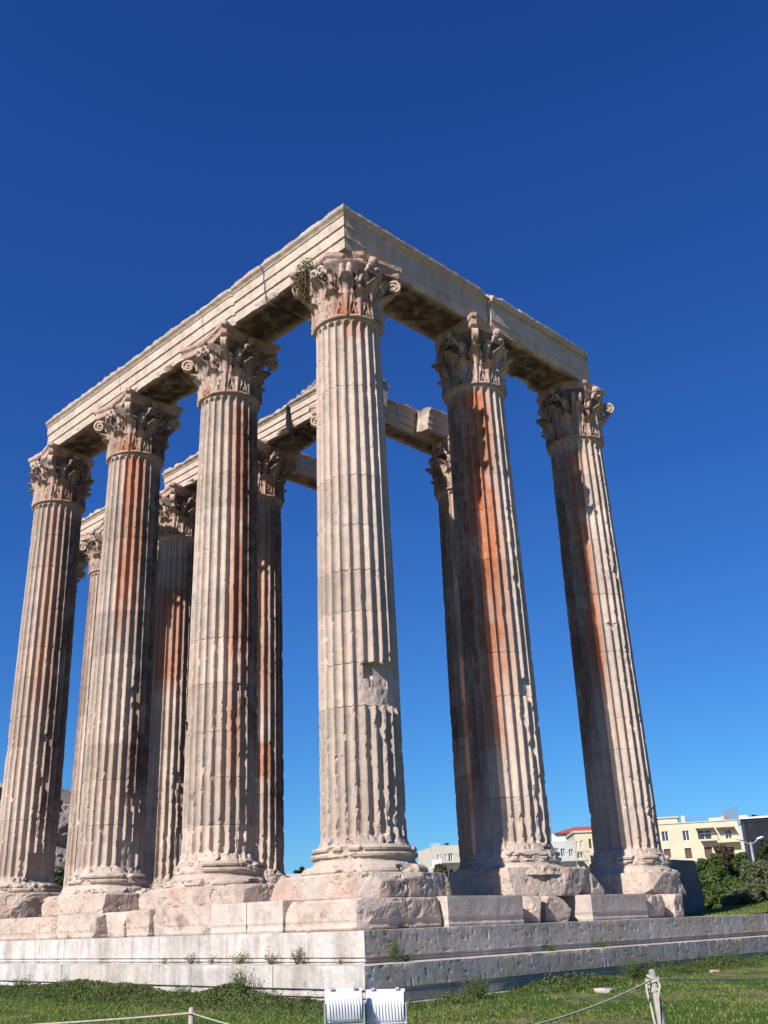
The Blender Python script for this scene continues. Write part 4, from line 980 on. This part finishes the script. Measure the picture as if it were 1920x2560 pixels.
# ---------------------------------------------------------------- trees
def crown(name, centre, rad, n, leaf, seed, mat, parent, clumps=70, flat=.8):
    rs = np.random.RandomState(seed); rad = np.array(rad, float)
    cs = []
    while len(cs) < clumps:
        q = rs.uniform(-1, 1, 3)
        if .35 < np.linalg.norm(q) < .92: cs.append(q)
    cs = np.array(cs)*rad; cr = rs.uniform(.16, .34, clumps)*min(rad)
    idx = rs.randint(0, clumps, n); d = rs.randn(n, 3); d /= np.linalg.norm(d, axis=1)[:, None]
    rr = rs.rand(n)**.35
    P = cs[idx]+d*(cr[idx]*rr)[:, None]*[1.15, 1.15, flat]
    k = fbm(P*2.2/max(rad)*3+seed, 5, 2) > -.42; P = P[k]; n = len(P); d = d[k]
    a = d+rs.randn(n, 3)*.8; a /= np.linalg.norm(a, axis=1)[:, None]; u = np.cross(a, rs.randn(n, 3)); u /= np.linalg.norm(u, axis=1)[:, None]; v = np.cross(a, u)
    s = (leaf*(.6+.8*rs.rand(n)))[:, None]
    V = np.stack([P-u*s, P-v*s*.5, P+u*s, P+v*s*.5], 1).reshape(-1, 3)+np.array(centre)
    return mesh(name, V, np.arange(n*4).reshape(-1, 4), mat, parent), cs
def tree(loc, height, rad, seed, label, mat, n=9000, leaf=.12, kind='bushy_tree', cat='tree', low=.1, group=None):
    t = empty(kind, loc); tag(t, label, cat, group)
    cz = height-rad[2]
    o, cs = crown('crown', (0, 0, cz), rad, n, leaf, seed, mat, t)
    mb = MB(); r = .05*height/2
    mb.tube([(0, 0, -.3), (.05, 0, height*.25), (0, .05, height*.55)], [r, r*.8, r*.5], 8)
    for c in cs[:9]:
        c = c*.8; mb.tube([(0, 0, height*.2), (c[0]*.5, c[1]*.5, (height*.25+cz+c[2])/2), (c[0], c[1], cz+c[2])], [r*.5, r*.3, r*.1], 5)
    mb.build('trunk', BARK, t); return t
def tree_px(px, py_top, D, halfw_px, seed, label, mat, **k):
    p = at(px, py_top, D); g = float(gz(np.array(p[0]), np.array(p[1]))) if D < 90 else -3.1
    h = p[2]-g; rw = halfw_px/FPX*D
    return tree((p[0], p[1], g), h, (rw, rw, min(h*.5, rw*1.2) if h > 2 else h*.5), seed, label, mat, **k)
tree_px(1762, 2138, 73, 58, 701, 'light green bushy tree nearest the rightmost column base', PINE, n=30000, leaf=.10)
tree_px(1835, 2128, 78, 52, 703, 'broad light green tree in the middle of the right hand clump', PINE, n=28000, leaf=.11)
tree_px(1900, 2150, 67, 60, 705, 'grey green olive tree at the right edge of the picture', OLIVE, n=26000, leaf=.10)
tree_px(1915, 2096, 92, 44, 707, 'tall dark tree at the right edge behind the olive', CYP, n=16000, leaf=.10)
tree_px(1720, 2170, 70, 40, 709, 'small green bush between the stone pier and the bushy trees', PINE, n=12000, leaf=.07)
tree_px(1800, 2180, 62, 80, 711, 'low dark shrub mass in front of the right hand trees', PINE, n=22000, leaf=.10)
tree_px(1868, 2200, 57, 60, 713, 'low olive shrub at the foot of the right hand trees', OLIVE, n=18000, leaf=.09)
tree_px(1800, 2110, 75, 24, 715, 'bare brownish tree in front of the yellow building', leaf_mat('brown_leaves', (.10, .07, .05), (.14, .10, .07), (.08, .08, .04)), n=4000, leaf=.10)
tree_px(1462, 2196, 60, 24, 717, 'green tree left of the rightmost column base', PINE, n=9000, leaf=.1)
tree_px(1478, 2165, 80, 16, 718, 'olive toned tree in front of the pale yellow house', OLIVE, n=5000, leaf=.11)
tree_px(1118, 2195, 60, 26, 719, 'green tree right of the corner plinth', PINE, n=9000, leaf=.1)
tree_px(1100, 2158, 90, 14, 721, 'thin grey tree in front of the cream building', OLIVE, n=2600, leaf=.12)
tree_px(150, 2165, 70, 28, 723, 'dark tree below the cliff, between the two leftmost columns', OLIVE, n=9000, leaf=.12)
tree_px(112, 2190, 60, 22, 725, 'low dark bush right of the leftmost column base', CYP, n=6000, leaf=.1)
tree_px(755, 2168, 230, 5, 727, 'tiny dark cypress above the low white roof', CYP, n=1500, leaf=.25)
tree_px(742, 2175, 230, 7, 729, 'tiny round tree beside the distant cypress', CYP, n=1500, leaf=.25)
tree_px(1885, 2012+24, 170, 14, 731, 'small roof garden tree above the dark building', CYP, n=1500, leaf=.2)

# ---------------------------------------------------------------- buildings
def wall_mat(name, c, d=None): return simple(name, c, d or tuple(x*.88 for x in c), .35, .85, .2, .15, .02)
YEL = wall_mat('yellow_stucco', (.60, .53, .38)); YEL2 = wall_mat('pale_yellow_stucco', (.60, .53, .36)); CREAM = wall_mat('cream_stucco', (.55, .51, .42)); GREYW = wall_mat('grey_stucco', (.50, .50, .47))
WHT = wall_mat('white_stucco', (.74, .74, .74)); BRN = simple('brown_shutter', (.14, .075, .055), (.10, .055, .04), 3, .6); ROOF = simple('red_roof_tiles', (.42, .09, .06), (.34, .07, .05), 6, .8, .2, .5)
DARKC = simple('dark_cladding', (.025, .03, .045), (.04, .045, .06), 1, .35, .5); NAVY = simple('shaded_pier_stone', (.13, .115, .12), (.09, .08, .085), 1.2, .9, .1, .4)
FRAMEW = simple('white_window_frame', (.78, .78, .76)); STEEL = simple('steel_frame', (.30, .29, .32), (.22, .21, .23), 3, .5)
class Facade:
    """a vertical facade through two photo points at distances Da, Db; works in local u (along) and z"""
    def __init__(s, pa, Da, pb, Db, zbase=-3.2):
        A = at(*pa, Da); B = at(*pb, Db); s.A = np.array([A[0], A[1]]); s.B = np.array([B[0], B[1]]); d = s.B-s.A; s.L = np.linalg.norm(d); s.d = d/s.L
        s.n = np.array([s.d[1], -s.d[0]])          # outward normal must face the camera
        if s.n@(CAM[:2]-s.A) < 0: s.n = -s.n
        s.zb = zbase; s.rot = math.atan2(s.d[1], s.d[0]); s.flip = (np.array([s.d[1], -s.d[0]])@s.n) < 0
    def uz(s, px, py):
        r = ray(px, py); t = ((s.A-CAM[:2])@s.n)/(r[:2]@s.n); P = CAM+r*t; return float((P[:2]-s.A)@s.d), float(P[2]-s.zb)
    def rect(s, x0, y0, x1, y1):
        c = [s.uz((x0+x1)/2, y0), s.uz((x0+x1)/2, y1), s.uz(x0, (y0+y1)/2), s.uz(x1, (y0+y1)/2)]
        return c[2][0], c[1][1], c[3][0], c[0][1]        # u0,z0,u1,z1
def building(name, fc, u0, u1, h, depth, mat, label, wins=(), cat='building', parapet=.0, wmat=None):
    """body as wall part with real openings; local frame: x=u, -y outward (towards viewer), z up"""
    t = empty(name, (fc.A[0], fc.A[1], fc.zb), fc.rot); tag(t, label, cat)
    sgn = -1 if not fc.flip else 1           # outward y direction
    ops = [w[:4] for w in wins]
    us = sorted(set([u0, u1]+[o[0] for o in ops]+[o[2] for o in ops])); zs = sorted(set([0, h]+[o[1] for o in ops]+[o[3] for o in ops]))
    mb = MB()
    for i in range(len(us)-1):
        for j in range(len(zs)-1):
            cu, cz = (us[i]+us[i+1])/2, (zs[j]+zs[j+1])/2
            if any(o[0] < cu < o[2] and o[1] < cz < o[3] for o in ops): continue
            mb.add([(us[i], 0, zs[j]), (us[i+1], 0, zs[j]), (us[i+1], 0, zs[j+1]), (us[i], 0, zs[j+1])], [[0, 1, 2, 3]])
    rv = .28*-sgn
    for (a, b, c, d) in ops:
        mb.add([(a, 0, b), (c, 0, b), (c, 0, d), (a, 0, d), (a, rv, b), (c, rv, b), (c, rv, d), (a, rv, d)], [[0, 1, 5, 4], [1, 2, 6, 5], [2, 3, 7, 6], [3, 0, 4, 7]])
    dp = depth*-sgn
    mb.add([(u0, 0, 0), (u0, dp, 0), (u0, dp, h), (u0, 0, h)], [[0, 1, 2, 3]]); mb.add([(u1, 0, 0), (u1, dp, 0), (u1, dp, h), (u1, 0, h)], [[0, 1, 2, 3]])
    mb.add([(u0, dp, 0), (u1, dp, 0), (u1, dp, h), (u0, dp, h)], [[0, 1, 2, 3]])
    mb.add([(u0, 0, h-.25), (u1, 0, h-.25), (u1, dp, h-.25), (u0, dp, h-.25)], [[0, 1, 2, 3]])
    mb.build('wall', mat, t)
    for w in wins:
        a, b, c, d = w[:4]; kind = w[4] if len(w) > 4 else 'glass'
        f = MB(); y0, y1 = sorted((rv*.80, rv*.55)); e = .07
        f.box((a, y0, b), (a+e, y1, d)); f.box((c-e, y0, b), (c, y1, d)); f.box((a+e, y0, d-e), (c-e, y1, d)); f.box((a+e, y0, b), (c-e, y1, b+e)); 
        if kind == 'glass': m_ = (a+c)/2; f.box((m_-.05, y0, b+e), (m_+.05, y1, d-e))
        wo_ = f.build('window', FRAMEW if kind == 'glass' else BRN, t)
        g = MB(); y0, y1 = sorted((rv*.98, rv*.86)); g.box((a+.01, y0, b+.01), (c-.01, y1, d-.01)); g.build('pane' if kind == 'glass' else 'shutter', GLASS if kind == 'glass' else BRN, wo_)
    return t, sgn
def part_box(t, name, a, b, mat):
    mb = MB(); a = np.array(a, float); b = np.array(b, float); mb.box(np.minimum(a, b), np.maximum(a, b)); return mb.build(name, mat, t)
def balcony(t, sgn, u0, u1, z, dep, mat, rail=.95, solid=False):
    mb = MB(); y = sorted((0, dep*sgn)); mb.box((u0, y[0], z-.18), (u1, y[1], z)); 
    if solid: yy = sorted((dep*sgn, (dep-.12)*sgn)); mb.box((u0, yy[0], z), (u1, yy[1], z+rail))
    o = mb.build('balcony', mat, t)
    if not solid:
        r = MB(); yo = dep*sgn
        r.tube([(u0, 0, z+rail), (u0, yo, z+rail), (u1, yo, z+rail), (u1, 0, z+rail)], .03, 5)
        for u in np.arange(u0, u1, .22): r.tube([(u, yo, z), (u, yo, z+rail)], .012, 4)
        r.build('railing', STEEL, o)
    return o
c7 = lambda x, y: (1600+x/5.184, 1980+y/5.184)
def c7r(F, x0, y0, x1, y1, kind='glass'): a = c7(x0, y0); b = c7(x1, y1); return (*F.rect(a[0], a[1], b[0], b[1]), kind)
F1 = Facade((1618, 2058), 176, (1846, 2053), 176)
top = F1.uz(*c7(800, 392))[1]
wins = [c7r(F1, 283, 510, 368, 640), c7r(F1, 555, 500, 640, 632), c7r(F1, 748, 492, 925, 618), c7r(F1, 1105, 482, 1185, 610),
        c7r(F1, 312, 738, 400, 850, 'shut'), c7r(F1, 585, 726, 672, 860, 'shut'), c7r(F1, 838, 712, 940, 850, 'shut'), c7r(F1, 1150, 710, 1225, 830, 'shut')]
t, sg = building('apartment_building', F1, -1.0, F1.L-.2, top, 14, YEL, 'yellow stucco apartment building with brown shutters behind the right hand trees', wins)
a = F1.rect(*c7(780, 600), *c7(985, 622)); balcony(t, sg, a[0], a[2], a[1], 1.2, YEL)
a = F1.rect(*c7(1010, 600), *c7(1285, 640)); balcony(t, sg, a[0], a[2], a[1], 1.4, YEL)
a = F1.rect(*c7(720, 480), *c7(960, 490)); part_box(t, 'awning', (a[0], .0, a[3]), (a[2], 1.2*sg, a[3]+.12), simple('brown_awning', (.25, .17, .11)))
a = F1.rect(*c7(985, 470), *c7(1225, 480)); part_box(t, 'awning', (a[0], .0, a[3]), (a[2], 1.3*sg, a[3]+.12), bpy.data.materials['brown_awning'])
a = F1.rect(*c7(190, 335), *c7(485, 400)); part_box(t, 'penthouse', (a[0], -1*sg, top-.25), (a[2], -6*sg, a[3]), YEL); part_box(t, 'cornice', (a[0]-.2, -.8*sg, a[3]), (a[2]+.2, -6.2*sg, a[3]+.2), CREAM)
part_box(t, 'roof_edge', (-1.1, .12*sg, top), (F1.L-.1, -.4*sg, top+.12), GREYW)
a = F1.rect(*c7(532, 295), *c7(580, 400)); ch_ = part_box(t, 'chimney', (a[0], -2*sg, top-.25), (a[2], -2.9*sg, a[3]), YEL)
a = F1.rect(*c7(385, 300), *c7(430, 335)); part_box(t, 'chimney', (a[0], -3*sg, a[1]), (a[2], -3.9*sg, a[3]), YEL)
a = F1.rect(*c7(895, 320), *c7(1058, 385)); part_box(t, 'roof_hut', (a[0], -2*sg, top-.25), (a[2], -5*sg, a[3]), WHT)
a = F1.rect(*c7(1062, 290), *c7(1168, 380)); part_box(t, 'roof_hut', (a[0], -2.5*sg, top-.25), (a[2], -5*sg, a[3]), CREAM)
a = F1.rect(*c7(1290, 275), *c7(1405, 345)); part_box(t, 'roof_hut', (a[0], -4*sg, top-.25), (a[2], -7*sg, a[3]), WHT)
rl = MB(); u_a, u_b = F1.uz(*c7(590, 390))[0], F1.uz(*c7(1060, 385))[0]
rl.tube([(u_a, -.5*sg, top+.9), (u_b, -.5*sg, top+.9)], .03, 5)
for u in np.arange(u_a, u_b, .9): rl.tube([(u, -.5*sg, top-.2), (u, -.5*sg, top+.9)], .025, 4)
rl.build('roof_railing', STEEL, t)
sf = MB(); q = [F1.uz(*c7(*p_)) for p_ in ((1070, 225), (1250, 175), (1262, 375), (1085, 300), (1165, 375))]
x0_, x1_ = q[0][0], q[1][0]; zt0, zt1 = q[0][1], q[1][1]
for f in np.linspace(0, 1, 9):
    x = x0_*(1-f)+x1_*f; z = zt0*(1-f)+zt1*f
    sf.tube([(x+(x1_-x0_)*.08, -2*sg, top-.2), (x, -2*sg, z)], .05, 4)
for g in np.linspace(.15, 1, 8):
    sf.tube([(x0_, -2*sg, top+(zt0-top)*g), (x1_, -2*sg, top+(zt1-top)*g)], .04, 4)
sf.build('scaffold_frame', STEEL, t)
an = MB(); u, z = F1.uz(*c7(625, 330)); an.tube([(u, -3*sg, top-.2), (u, -3*sg, z)], .03, 4)
for k in range(5): an.tube([(u-.8+.3*k, -3*sg, z-.15-.1*k), (u-.5+.35*k, -3*sg, z+.12-.02*k)], .02, 4)
an.build('antenna', STEEL, t); an = MB(); u, z = F1.uz(*c7(325, 280)); an.tube([(u, -3*sg, top-.2), (u, -3*sg, z)], .03, 4); an.tube([(u-.4, -3*sg, z), (u+.4, -3*sg, z-.05)], .02, 4)
an.build('antenna', STEEL, t)
# dark clad building at the right edge
F2 = Facade((1850, 2047), 168, (1990, 2040), 168)
top2 = F2.uz(1885, 2046)[1]
wd = []
for r in range(4):
    for c in range(7):
        u0 = .6+c*1.75; z1 = top2-1.2-r*3.1
        wd.append((u0, z1-1.9, u0+1.35, z1, 'dark'))
t = empty('office_building', (F2.A[0], F2.A[1], F2.zb), F2.rot); tag(t, 'dark navy glass fronted building at the right edge of the picture', 'building')
sg2 = -1 if not F2.flip else 1
part_box(t, 'wall', (0, 0, 0), (F2.L+6, -14*sg2, top2), DARKC)
mb = MB()
for c in range(11): x = .5+c*1.6; mb.box((x-.09, *sorted((0, .2*sg2)), 0), (x+.09, *sorted((.001, .2*sg2)), top2-.4)) if False else mb.box((x-.09, min(0, .2*sg2), 0), (x+.09, max(0, .2*sg2), top2-.4))
for r in range(5): z = top2-.35-r*3.1; mb.box((0, min(0, .14*sg2), z-.12), (F2.L+6, max(0, .14*sg2), z+.12))
mb.build('mullion_grid', simple('black_frame', (.02, .02, .025), (.015, .015, .02), 2, .4), t)
mb = MB()
for r in range(4):
    for c in range(10): x = .62+c*1.6; z = top2-3.2-r*3.1; mb.box((x, min(0, .05*sg2), z), (x+1.36, max(0, .05*sg2), z+2.6))
mb.build('glazing', DARKGLASS, t)
part_box(t, 'side_wall', (-.5, .05*sg2, 0), (-.02, -13*sg2, top2-1), GREYW)
part_box(t, 'roof_edge', (-.1, .3*sg2, top2), (F2.L+6, -.5*sg2, top2+.25), WHT)
# pale yellow house between the two right hand columns
c6 = lambda x, y: (1220+x/2.37, 1960+y/2.37)
F3 = Facade(c6(512, 300), 150, c6(690, 262), 150.6)
tp3 = F3.uz(*c6(580, 287))[1]
R3 = lambda x0, y0, x1, y1, k='glass': (*F3.rect(*c6(x0, y0), *c6(x1, y1)), k)
t, sg = building('yellow_house', F3, 0, F3.L, tp3, 10, YEL2, 'pale yellow house left of the rightmost column', [R3(522, 340, 533, 382), R3(548, 335, 562, 380), R3(598, 325, 612, 380, 'shut'), R3(530, 405, 560, 440), R3(608, 422, 622, 470, 'shut')])
a = F3.rect(*c6(515, 440), *c6(560, 450)); balcony(t, sg, a[0], a[2], a[1], 1.2, YEL2); part_box(t, 'cornice', (-.2, .2*sg, tp3), (F3.L+.2, -10*sg, tp3+.25), CREAM)
# grey stucco house with long balcony
F4 = Facade(c6(350, 340), 135, c6(512, 345), 135.6)
tp4 = F4.uz(*c6(430, 338))[1]
R4 = lambda x0, y0, x1, y1, k='glass': (*F4.rect(*c6(x0, y0), *c6(x1, y1)), k)
t, sg = building('grey_house', F4, -3, F4.L, tp4, 10, GREYW, 'grey house with a long balcony right of the orange stained column', [R4(392, 380, 418, 435), R4(432, 382, 458, 430), R4(480, 385, 505, 430), R4(440, 480, 475, 535), R4(490, 482, 510, 530)])
a = F4.rect(*c6(372, 436), *c6(545, 452)); balcony(t, sg, a[0], a[2]+1, a[1], 1.5, GREYW, .9)
a = F4.rect(*c6(372, 545), *c6(560, 556)); balcony(t, sg, a[0], a[2]+1, a[1], 1.6, GREYW, .9)
# white house with red hipped roof
F5 = Facade(c6(352, 305), 165, c6(640, 285), 165.8)
tp5 = F5.uz(*c6(450, 292))[1]
t, sg = building('white_house', F5, -1, F5.L, tp5, 12, WHT, 'white house with a red hipped roof behind the grey one', [(*F5.rect(*c6(440, 292), *c6(462, 302)), 'glass'), (*F5.rect(*c6(500, 290), *c6(516, 300)), 'glass')])
a = F5.rect(*c6(385, 240), *c6(690, 290)); rz = F5.uz(*c6(540, 238))[1]; d0, d1 = .5*sg, -11*sg; um = F5.uz(*c6(540, 238))[0]
ridge = [(um-.3, -5*sg, rz), (um+4.0, -5*sg, rz)]
mesh('roof', [(a[0], d0, tp5), (a[2]+1, d0, tp5), (a[2]+1, d1, tp5), (a[0], d1, tp5), *ridge], [[0, 1, 5, 4], [1, 2, 5], [2, 3, 4, 5], [3, 0, 4], [0, 3, 2, 1]], ROOF, t)
ms = MB(); u, z = F5.uz(*c6(368, 200)); zb_ = F5.uz(*c6(365, 138))[1]; 
mt = empty('radio_mast', at(1378, 2090, 150)-[0, 0, 14]); tag(mt, 'thin tall mast rising right of the orange stained column', 'mast')
P0 = at(1379, 2110, 150); P1 = at(1373, 2018, 150); o_ = np.array(mt.location)
ms.tube([(0, 0, -3), P0-o_, P1-o_], [.12, .10, .05], 6)
ms.build('mast_pole', STEEL, mt)
for z in (.5, 2, 3.5):
    mb = MB(); mb.tube([P1-o_-[0.5, 0, z+.01], P1-o_-[-.5, 0, z]], .03, 4); mb.build('crossbar', STEEL, mt)
# cream modernist block left of the orange column, with white terraces
c8 = lambda x, y: (1000+x/3.318, 2040+y/3.318)
F6 = Facade(c8(285, 262), 140, c8(560, 225), 141)
tp6 = F6.uz(*c8(380, 243))[1]
R6 = lambda x0, y0, x1, y1, k='glass': (*F6.rect(*c8(x0, y0), *c8(x1, y1)), k)
t, sg = building('modernist_building', F6, 0, F6.L, tp6, 12, CREAM, 'cream modernist building with balconies between the corner and the orange stained columns', [R6(308, 322, 324, 385), R6(372, 314, 386, 365), R6(403, 308, 440, 378), R6(372, 452, 398, 516, 'shut'), R6(412, 442, 444, 520, 'shut'), R6(280, 430, 305, 475)])
a = F6.rect(*c8(335, 380), *c8(540, 405)); balcony(t, sg, a[0], a[2], a[3], 1.3, CREAM, .9)
a = F6.rect(*c8(250, 400), *c8(330, 425)); balcony(t, sg, a[0], a[2], a[1], 1.3, WHT, .9, True)
a = F6.rect(*c8(350, 522), *c8(540, 545)); balcony(t, sg, a[0], a[2], a[1], 1.4, CREAM, .5, True)
for X in (335, 412):
    mb = MB(); u, z = F6.uz(*c8(X, 215)); mb.tube([(u, -2*sg, tp6-.3), (u, -2*sg, z-.4)], .18, 8); mb.tube([(u, -2*sg, z-.4), (u, -2*sg, z)], .3, 8)
    mb.build('chimney_pipe', DARKC, t)
u, z = F6.uz(*c8(312, 215)); part_box(t, 'water_tank', (u-.5, -1.5*sg, tp6-.3), (u+.6, -2.5*sg, z), simple('blue_tank', (.35, .50, .62)))
F7 = Facade(c8(160, 400), 165, c8(290, 345), 165.3)
tp7 = F7.uz(*c8(225, 385))[1]
t, sg = building('white_block', F7, 0, F7.L+3, tp7, 10, WHT, 'low white terraced building left of the cream one', [(*F7.rect(*c8(180, 420), *c8(200, 450)), 'glass')])
a = F7.rect(*c8(228, 318), *c8(254, 400)); part_box(t, 'stair_tower', (a[0], -.5*sg, tp7-.3), (a[2], -3*sg, a[3]), WHT)
for X, Y in ((160, 335), (238, 285), (265, 300), (190, 350)):
    an = MB(); u, z = F7.uz(*c8(X, Y)); an.tube([(u, -1*sg, tp7-3), (u, -1*sg, z)], .05, 4); an.tube([(u-.6, -1*sg, z-.3), (u+.6, -1*sg, z-.35)], .04, 4)
    an.build('antenna', STEEL, t)
# low white roofed pavilion left of the corner column
F8 = Facade((712, 2186), 95, (800, 2182), 96)
tp8 = F8.uz(750, 2184)[1]; t = empty('pavilion', (F8.A[0], F8.A[1], F8.zb), F8.rot); tag(t, 'low pavilion with flat white roof seen left of the corner column', 'building'); sg = -1 if not F8.flip else 1
zr = F8.uz(750, 2198)[1]
part_box(t, 'roof', (-3, 0, zr), (F8.L+3, -8*sg, tp8), WHT)
part_box(t, 'wall', (-2.6, -1*sg, 0), (F8.L+2.6, -7.6*sg, zr-.6), CREAM)
mb = MB(); mb.box((-2.6, *sorted((-1.2*sg, -7*sg)), zr-.6) if False else (-2.6, min(-1.2*sg, -7*sg), zr-.6), (F8.L+2.6, max(-1.2*sg, -7*sg), zr)); mb.build('glazing', GLASS, t)
for k in range(5): part_box(t, 'pillar', (-2.5+k*1.9, -.5*sg, 0), (-2.2+k*1.9, -.9*sg, zr), WHT)
# street lamp with two arms
P = at(1877, 2111, 78); base = np.array([P[0], P[1], -3.1]); t = empty('street_lamp', base, YAW); tag(t, 'twin armed street lamp in front of the dark building', 'street lamp')
hz = P[2]+3.1; mb = MB(); mb.tube([(0, 0, 0), (0, 0, hz*.5), (0, 0, hz+.15)], [.16, .12, .08], 10); mb.build('lamp_pole', STEEL, t, True)
mb = MB(); mb.tube([(-1.15*.5, 0, hz+.3), (-.3, 0, hz+.1), (0, 0, hz), (.3, 0, hz+.12), (.55, 0, hz+.34)], .05, 6); mb.build('arm', STEEL, t)
for s in (-1, 1):
    mb = MB(); c = np.array([s*.72, 0, hz+.36+.05*(s > 0)]); V = []
    uu = np.linspace(0, pi, 8); vv = np.linspace(0, 2*pi, 12, endpoint=False); Uq, Vq = np.meshgrid(uu, vv, indexing='ij')
    Q = np.stack([np.cos(Uq)*.28, np.sin(Uq)*np.cos(Vq)*.11, np.sin(Uq)*np.sin(Vq)*.09+s*np.cos(Uq)*.07], -1)+c
    mb.add(Q, grid_faces(8, 12, True).tolist()); mb.build('lamp_head', WHITEPAINT, t, True)
# square stone pier behind the right end
t = rock('stone_pier', (-3.0, 15.3, -1.745), (-1.12, 17.4, .07), 811, h=.12, rnd=.03, rough=.02, cuts=3, depth=.15, mat=simple('dark_pier_stone', (.24, .19, .17), (.17, .14, .13), 1.5, .9, .1, .5))
tag(t, 'square stone stump of a lost column standing in shadow right of the rightmost column base', 'stone block')

# ---------------------------------------------------------------- the citadel rock far left
def hill():
    n, m = 90, 60; D = 480.
    pxs = np.linspace(-420, 330, n); V = []
    topy = np.interp(pxs, [-420, -60, 0, 60, 100, 145, 190, 240, 300, 330], [1990, 1990, 1994, 2005, 2008, 2024, 2026, 2100, 2230, 2330])
    rows = np.linspace(0, 1, m)
    for i, px in enumerate(pxs):
        Zt = at(px, topy[i], D)[2]
        for r in rows:
            d = D-95*(1-r)**1.6 if r < .999 else D
            p = at(px, 2300, d); z = -3.2+(Zt+3.2)*np.clip(r*1.0, 0, 1)**.75
            if r < .45: z = -3.2+(Zt+3.2)*(r/.45)**1.2*.42
            else: z = -3.2+(Zt+3.2)*(.42+.58*((r-.45)/.55)**.8)
            dr = D-95+95*(r if r < .45 else .45+(r-.45)*.35)
            p = at(px, 2300, dr); V.append((p[0], p[1], z))
    V = np.array(V)
    nz = fbm(V*np.array([.06, .06, .09]), 4, 4); nz2 = fbm(V*.22, 5, 3); k = np.clip((V[:, 2]+3)/25, 0, 1)
    dirv = np.array([-_r[0], -_r[1], 0]); V[:, :2] += (CAM[:2]-V[:, :2])/np.linalg.norm(CAM[:2]-V[:, :2], axis=1)[:, None]*((nz*16+nz2*7)*k)[:, None]
    # plateau behind
    back = []
    for i, px in enumerate(pxs):
        p = at(px, 2300, D+180); back.append((p[0], p[1], V[i*m+m-1][2]))
    F = grid_faces(n, m).tolist(); nb = len(V)
    for i in range(n-1): F.append([i*m+m-1, (i+1)*m+m-1, nb+i+1, nb+i])
    t = NT('cliff_rock'); mid = t.noise(.08, 6, .65); f = t.noise(.5, 5, .7)
    col = t.mix(t.ramp(mid, [(.35, 0.), (.65, 1.)]), (.24, .20, .185), (.15, .13, .125)); col = t.mix(t.ramp(f, [(.4, 0.), (.7, 1.)]), col, (.29, .25, .22))
    sep = t.n('ShaderNodeSeparateXYZ'); t.l(t.geo.outputs['Position'], sep.inputs[0])
    veg = t.math('MULTIPLY', t.ramp(t.math('ADD', t.math('MULTIPLY', sep.outputs[2], .02), t.math('MULTIPLY', mid, .6)), [(.62, 1.), (.78, 0.)]), 1.0)
    col = t.mix(veg, col, (.045, .065, .025))
    M_ = t.finish(col, .95, t.math('ADD', mid, t.math('MULTIPLY', f, .3)), 4, .8, .1)
    structure(mesh('rocky_hill', np.vstack([V, back]), F, M_, None, False))
hill()
F9 = Facade((-260, 1990), 500, (192, 1978), 500, zbase=40)
WALLM = simple('citadel_wall_stone', (.24, .21, .20), (.17, .15, .15), .15, .95, .1, .5, .5)
tw = empty('fortress_wall', (F9.A[0], F9.A[1], 40), F9.rot); tag(tw, 'distant fortification wall on top of the cliff, between the two leftmost columns', 'wall'); sg = -1 if not F9.flip else 1
zA, zB_, zC = F9.uz(-200, 1975)[1], F9.uz(60, 1980)[1], F9.uz(150, 1978)[1]
mb = MB(); uB, uC, uD = F9.uz(60, 1980)[0], F9.uz(142, 1980)[0], F9.uz(187, 1980)[0]
mb.box((0, min(0, -6*sg), 0), (uB, max(0, -6*sg), F9.uz(20, 1995)[1])); mb.box((uB, min(0, -6.2*sg), 0), (uC, max(0, -6.2*sg), zB_)); mb.box((uC, min(.4*sg, -7*sg), 0), (uD, max(.4*sg, -7*sg), zC))
mb.build('rampart', WALLM, tw)
mb = MB(); u_ = F9.uz(148, 1975)[0]; mb.box((u_-1, min(.5*sg, -3*sg), zC), (u_+2, max(.5*sg, -3*sg), zC+1.4)); u_ = F9.uz(166, 1975)[0]; mb.box((u_-2, min(.5*sg, -3*sg), zC), (u_+1, max(.5*sg, -3*sg), zC+.9)); mb.build('parapet_block', WALLM, tw)
# ancient temple on the summit, only its corner shows
F10 = Facade((-150, 1990), 540, (14, 1988), 540, zbase=40)
tt = empty('summit_temple', (F10.A[0], F10.A[1], 40), F10.rot); tag(tt, 'pillared building on the hilltop at the far left edge', 'building'); sg = -1 if not F10.flip else 1
zt_, z0_ = F10.uz(8, 1962)[1], F10.uz(8, 1993)[1]; L_ = F10.L
part_box(tt, 'podium', (0, 0, 0), (L_, -20*sg, z0_), WALLM)
part_box(tt, 'entablature', (0, 0, zt_-2.2), (L_, -20*sg, zt_), STONE)
part_box(tt, 'inner_wall', (1, -4*sg, z0_), (L_-1, -16*sg, zt_-2.2), STONE)
for k in range(9):
    mb = MB(); x = L_-1.2-k*4.2; mb.tube([(x, -1.2*sg, z0_), (x, -1.2*sg, zt_-2.2)], [1.0, .8], 12); mb.build('pillar', STONE, tt, True)
mesh('pediment', [(L_-22, 0, zt_), (L_, 0, zt_), (L_-11, 0, zt_+3.4), (L_-22, -20*sg, zt_), (L_, -20*sg, zt_), (L_-11, -20*sg, zt_+3.4)], [[0, 1, 2], [3, 5, 4], [0, 2, 5, 3], [1, 4, 5, 2]], STONE, tt)

# light aerial haze over the far distance is negligible in this crisp air
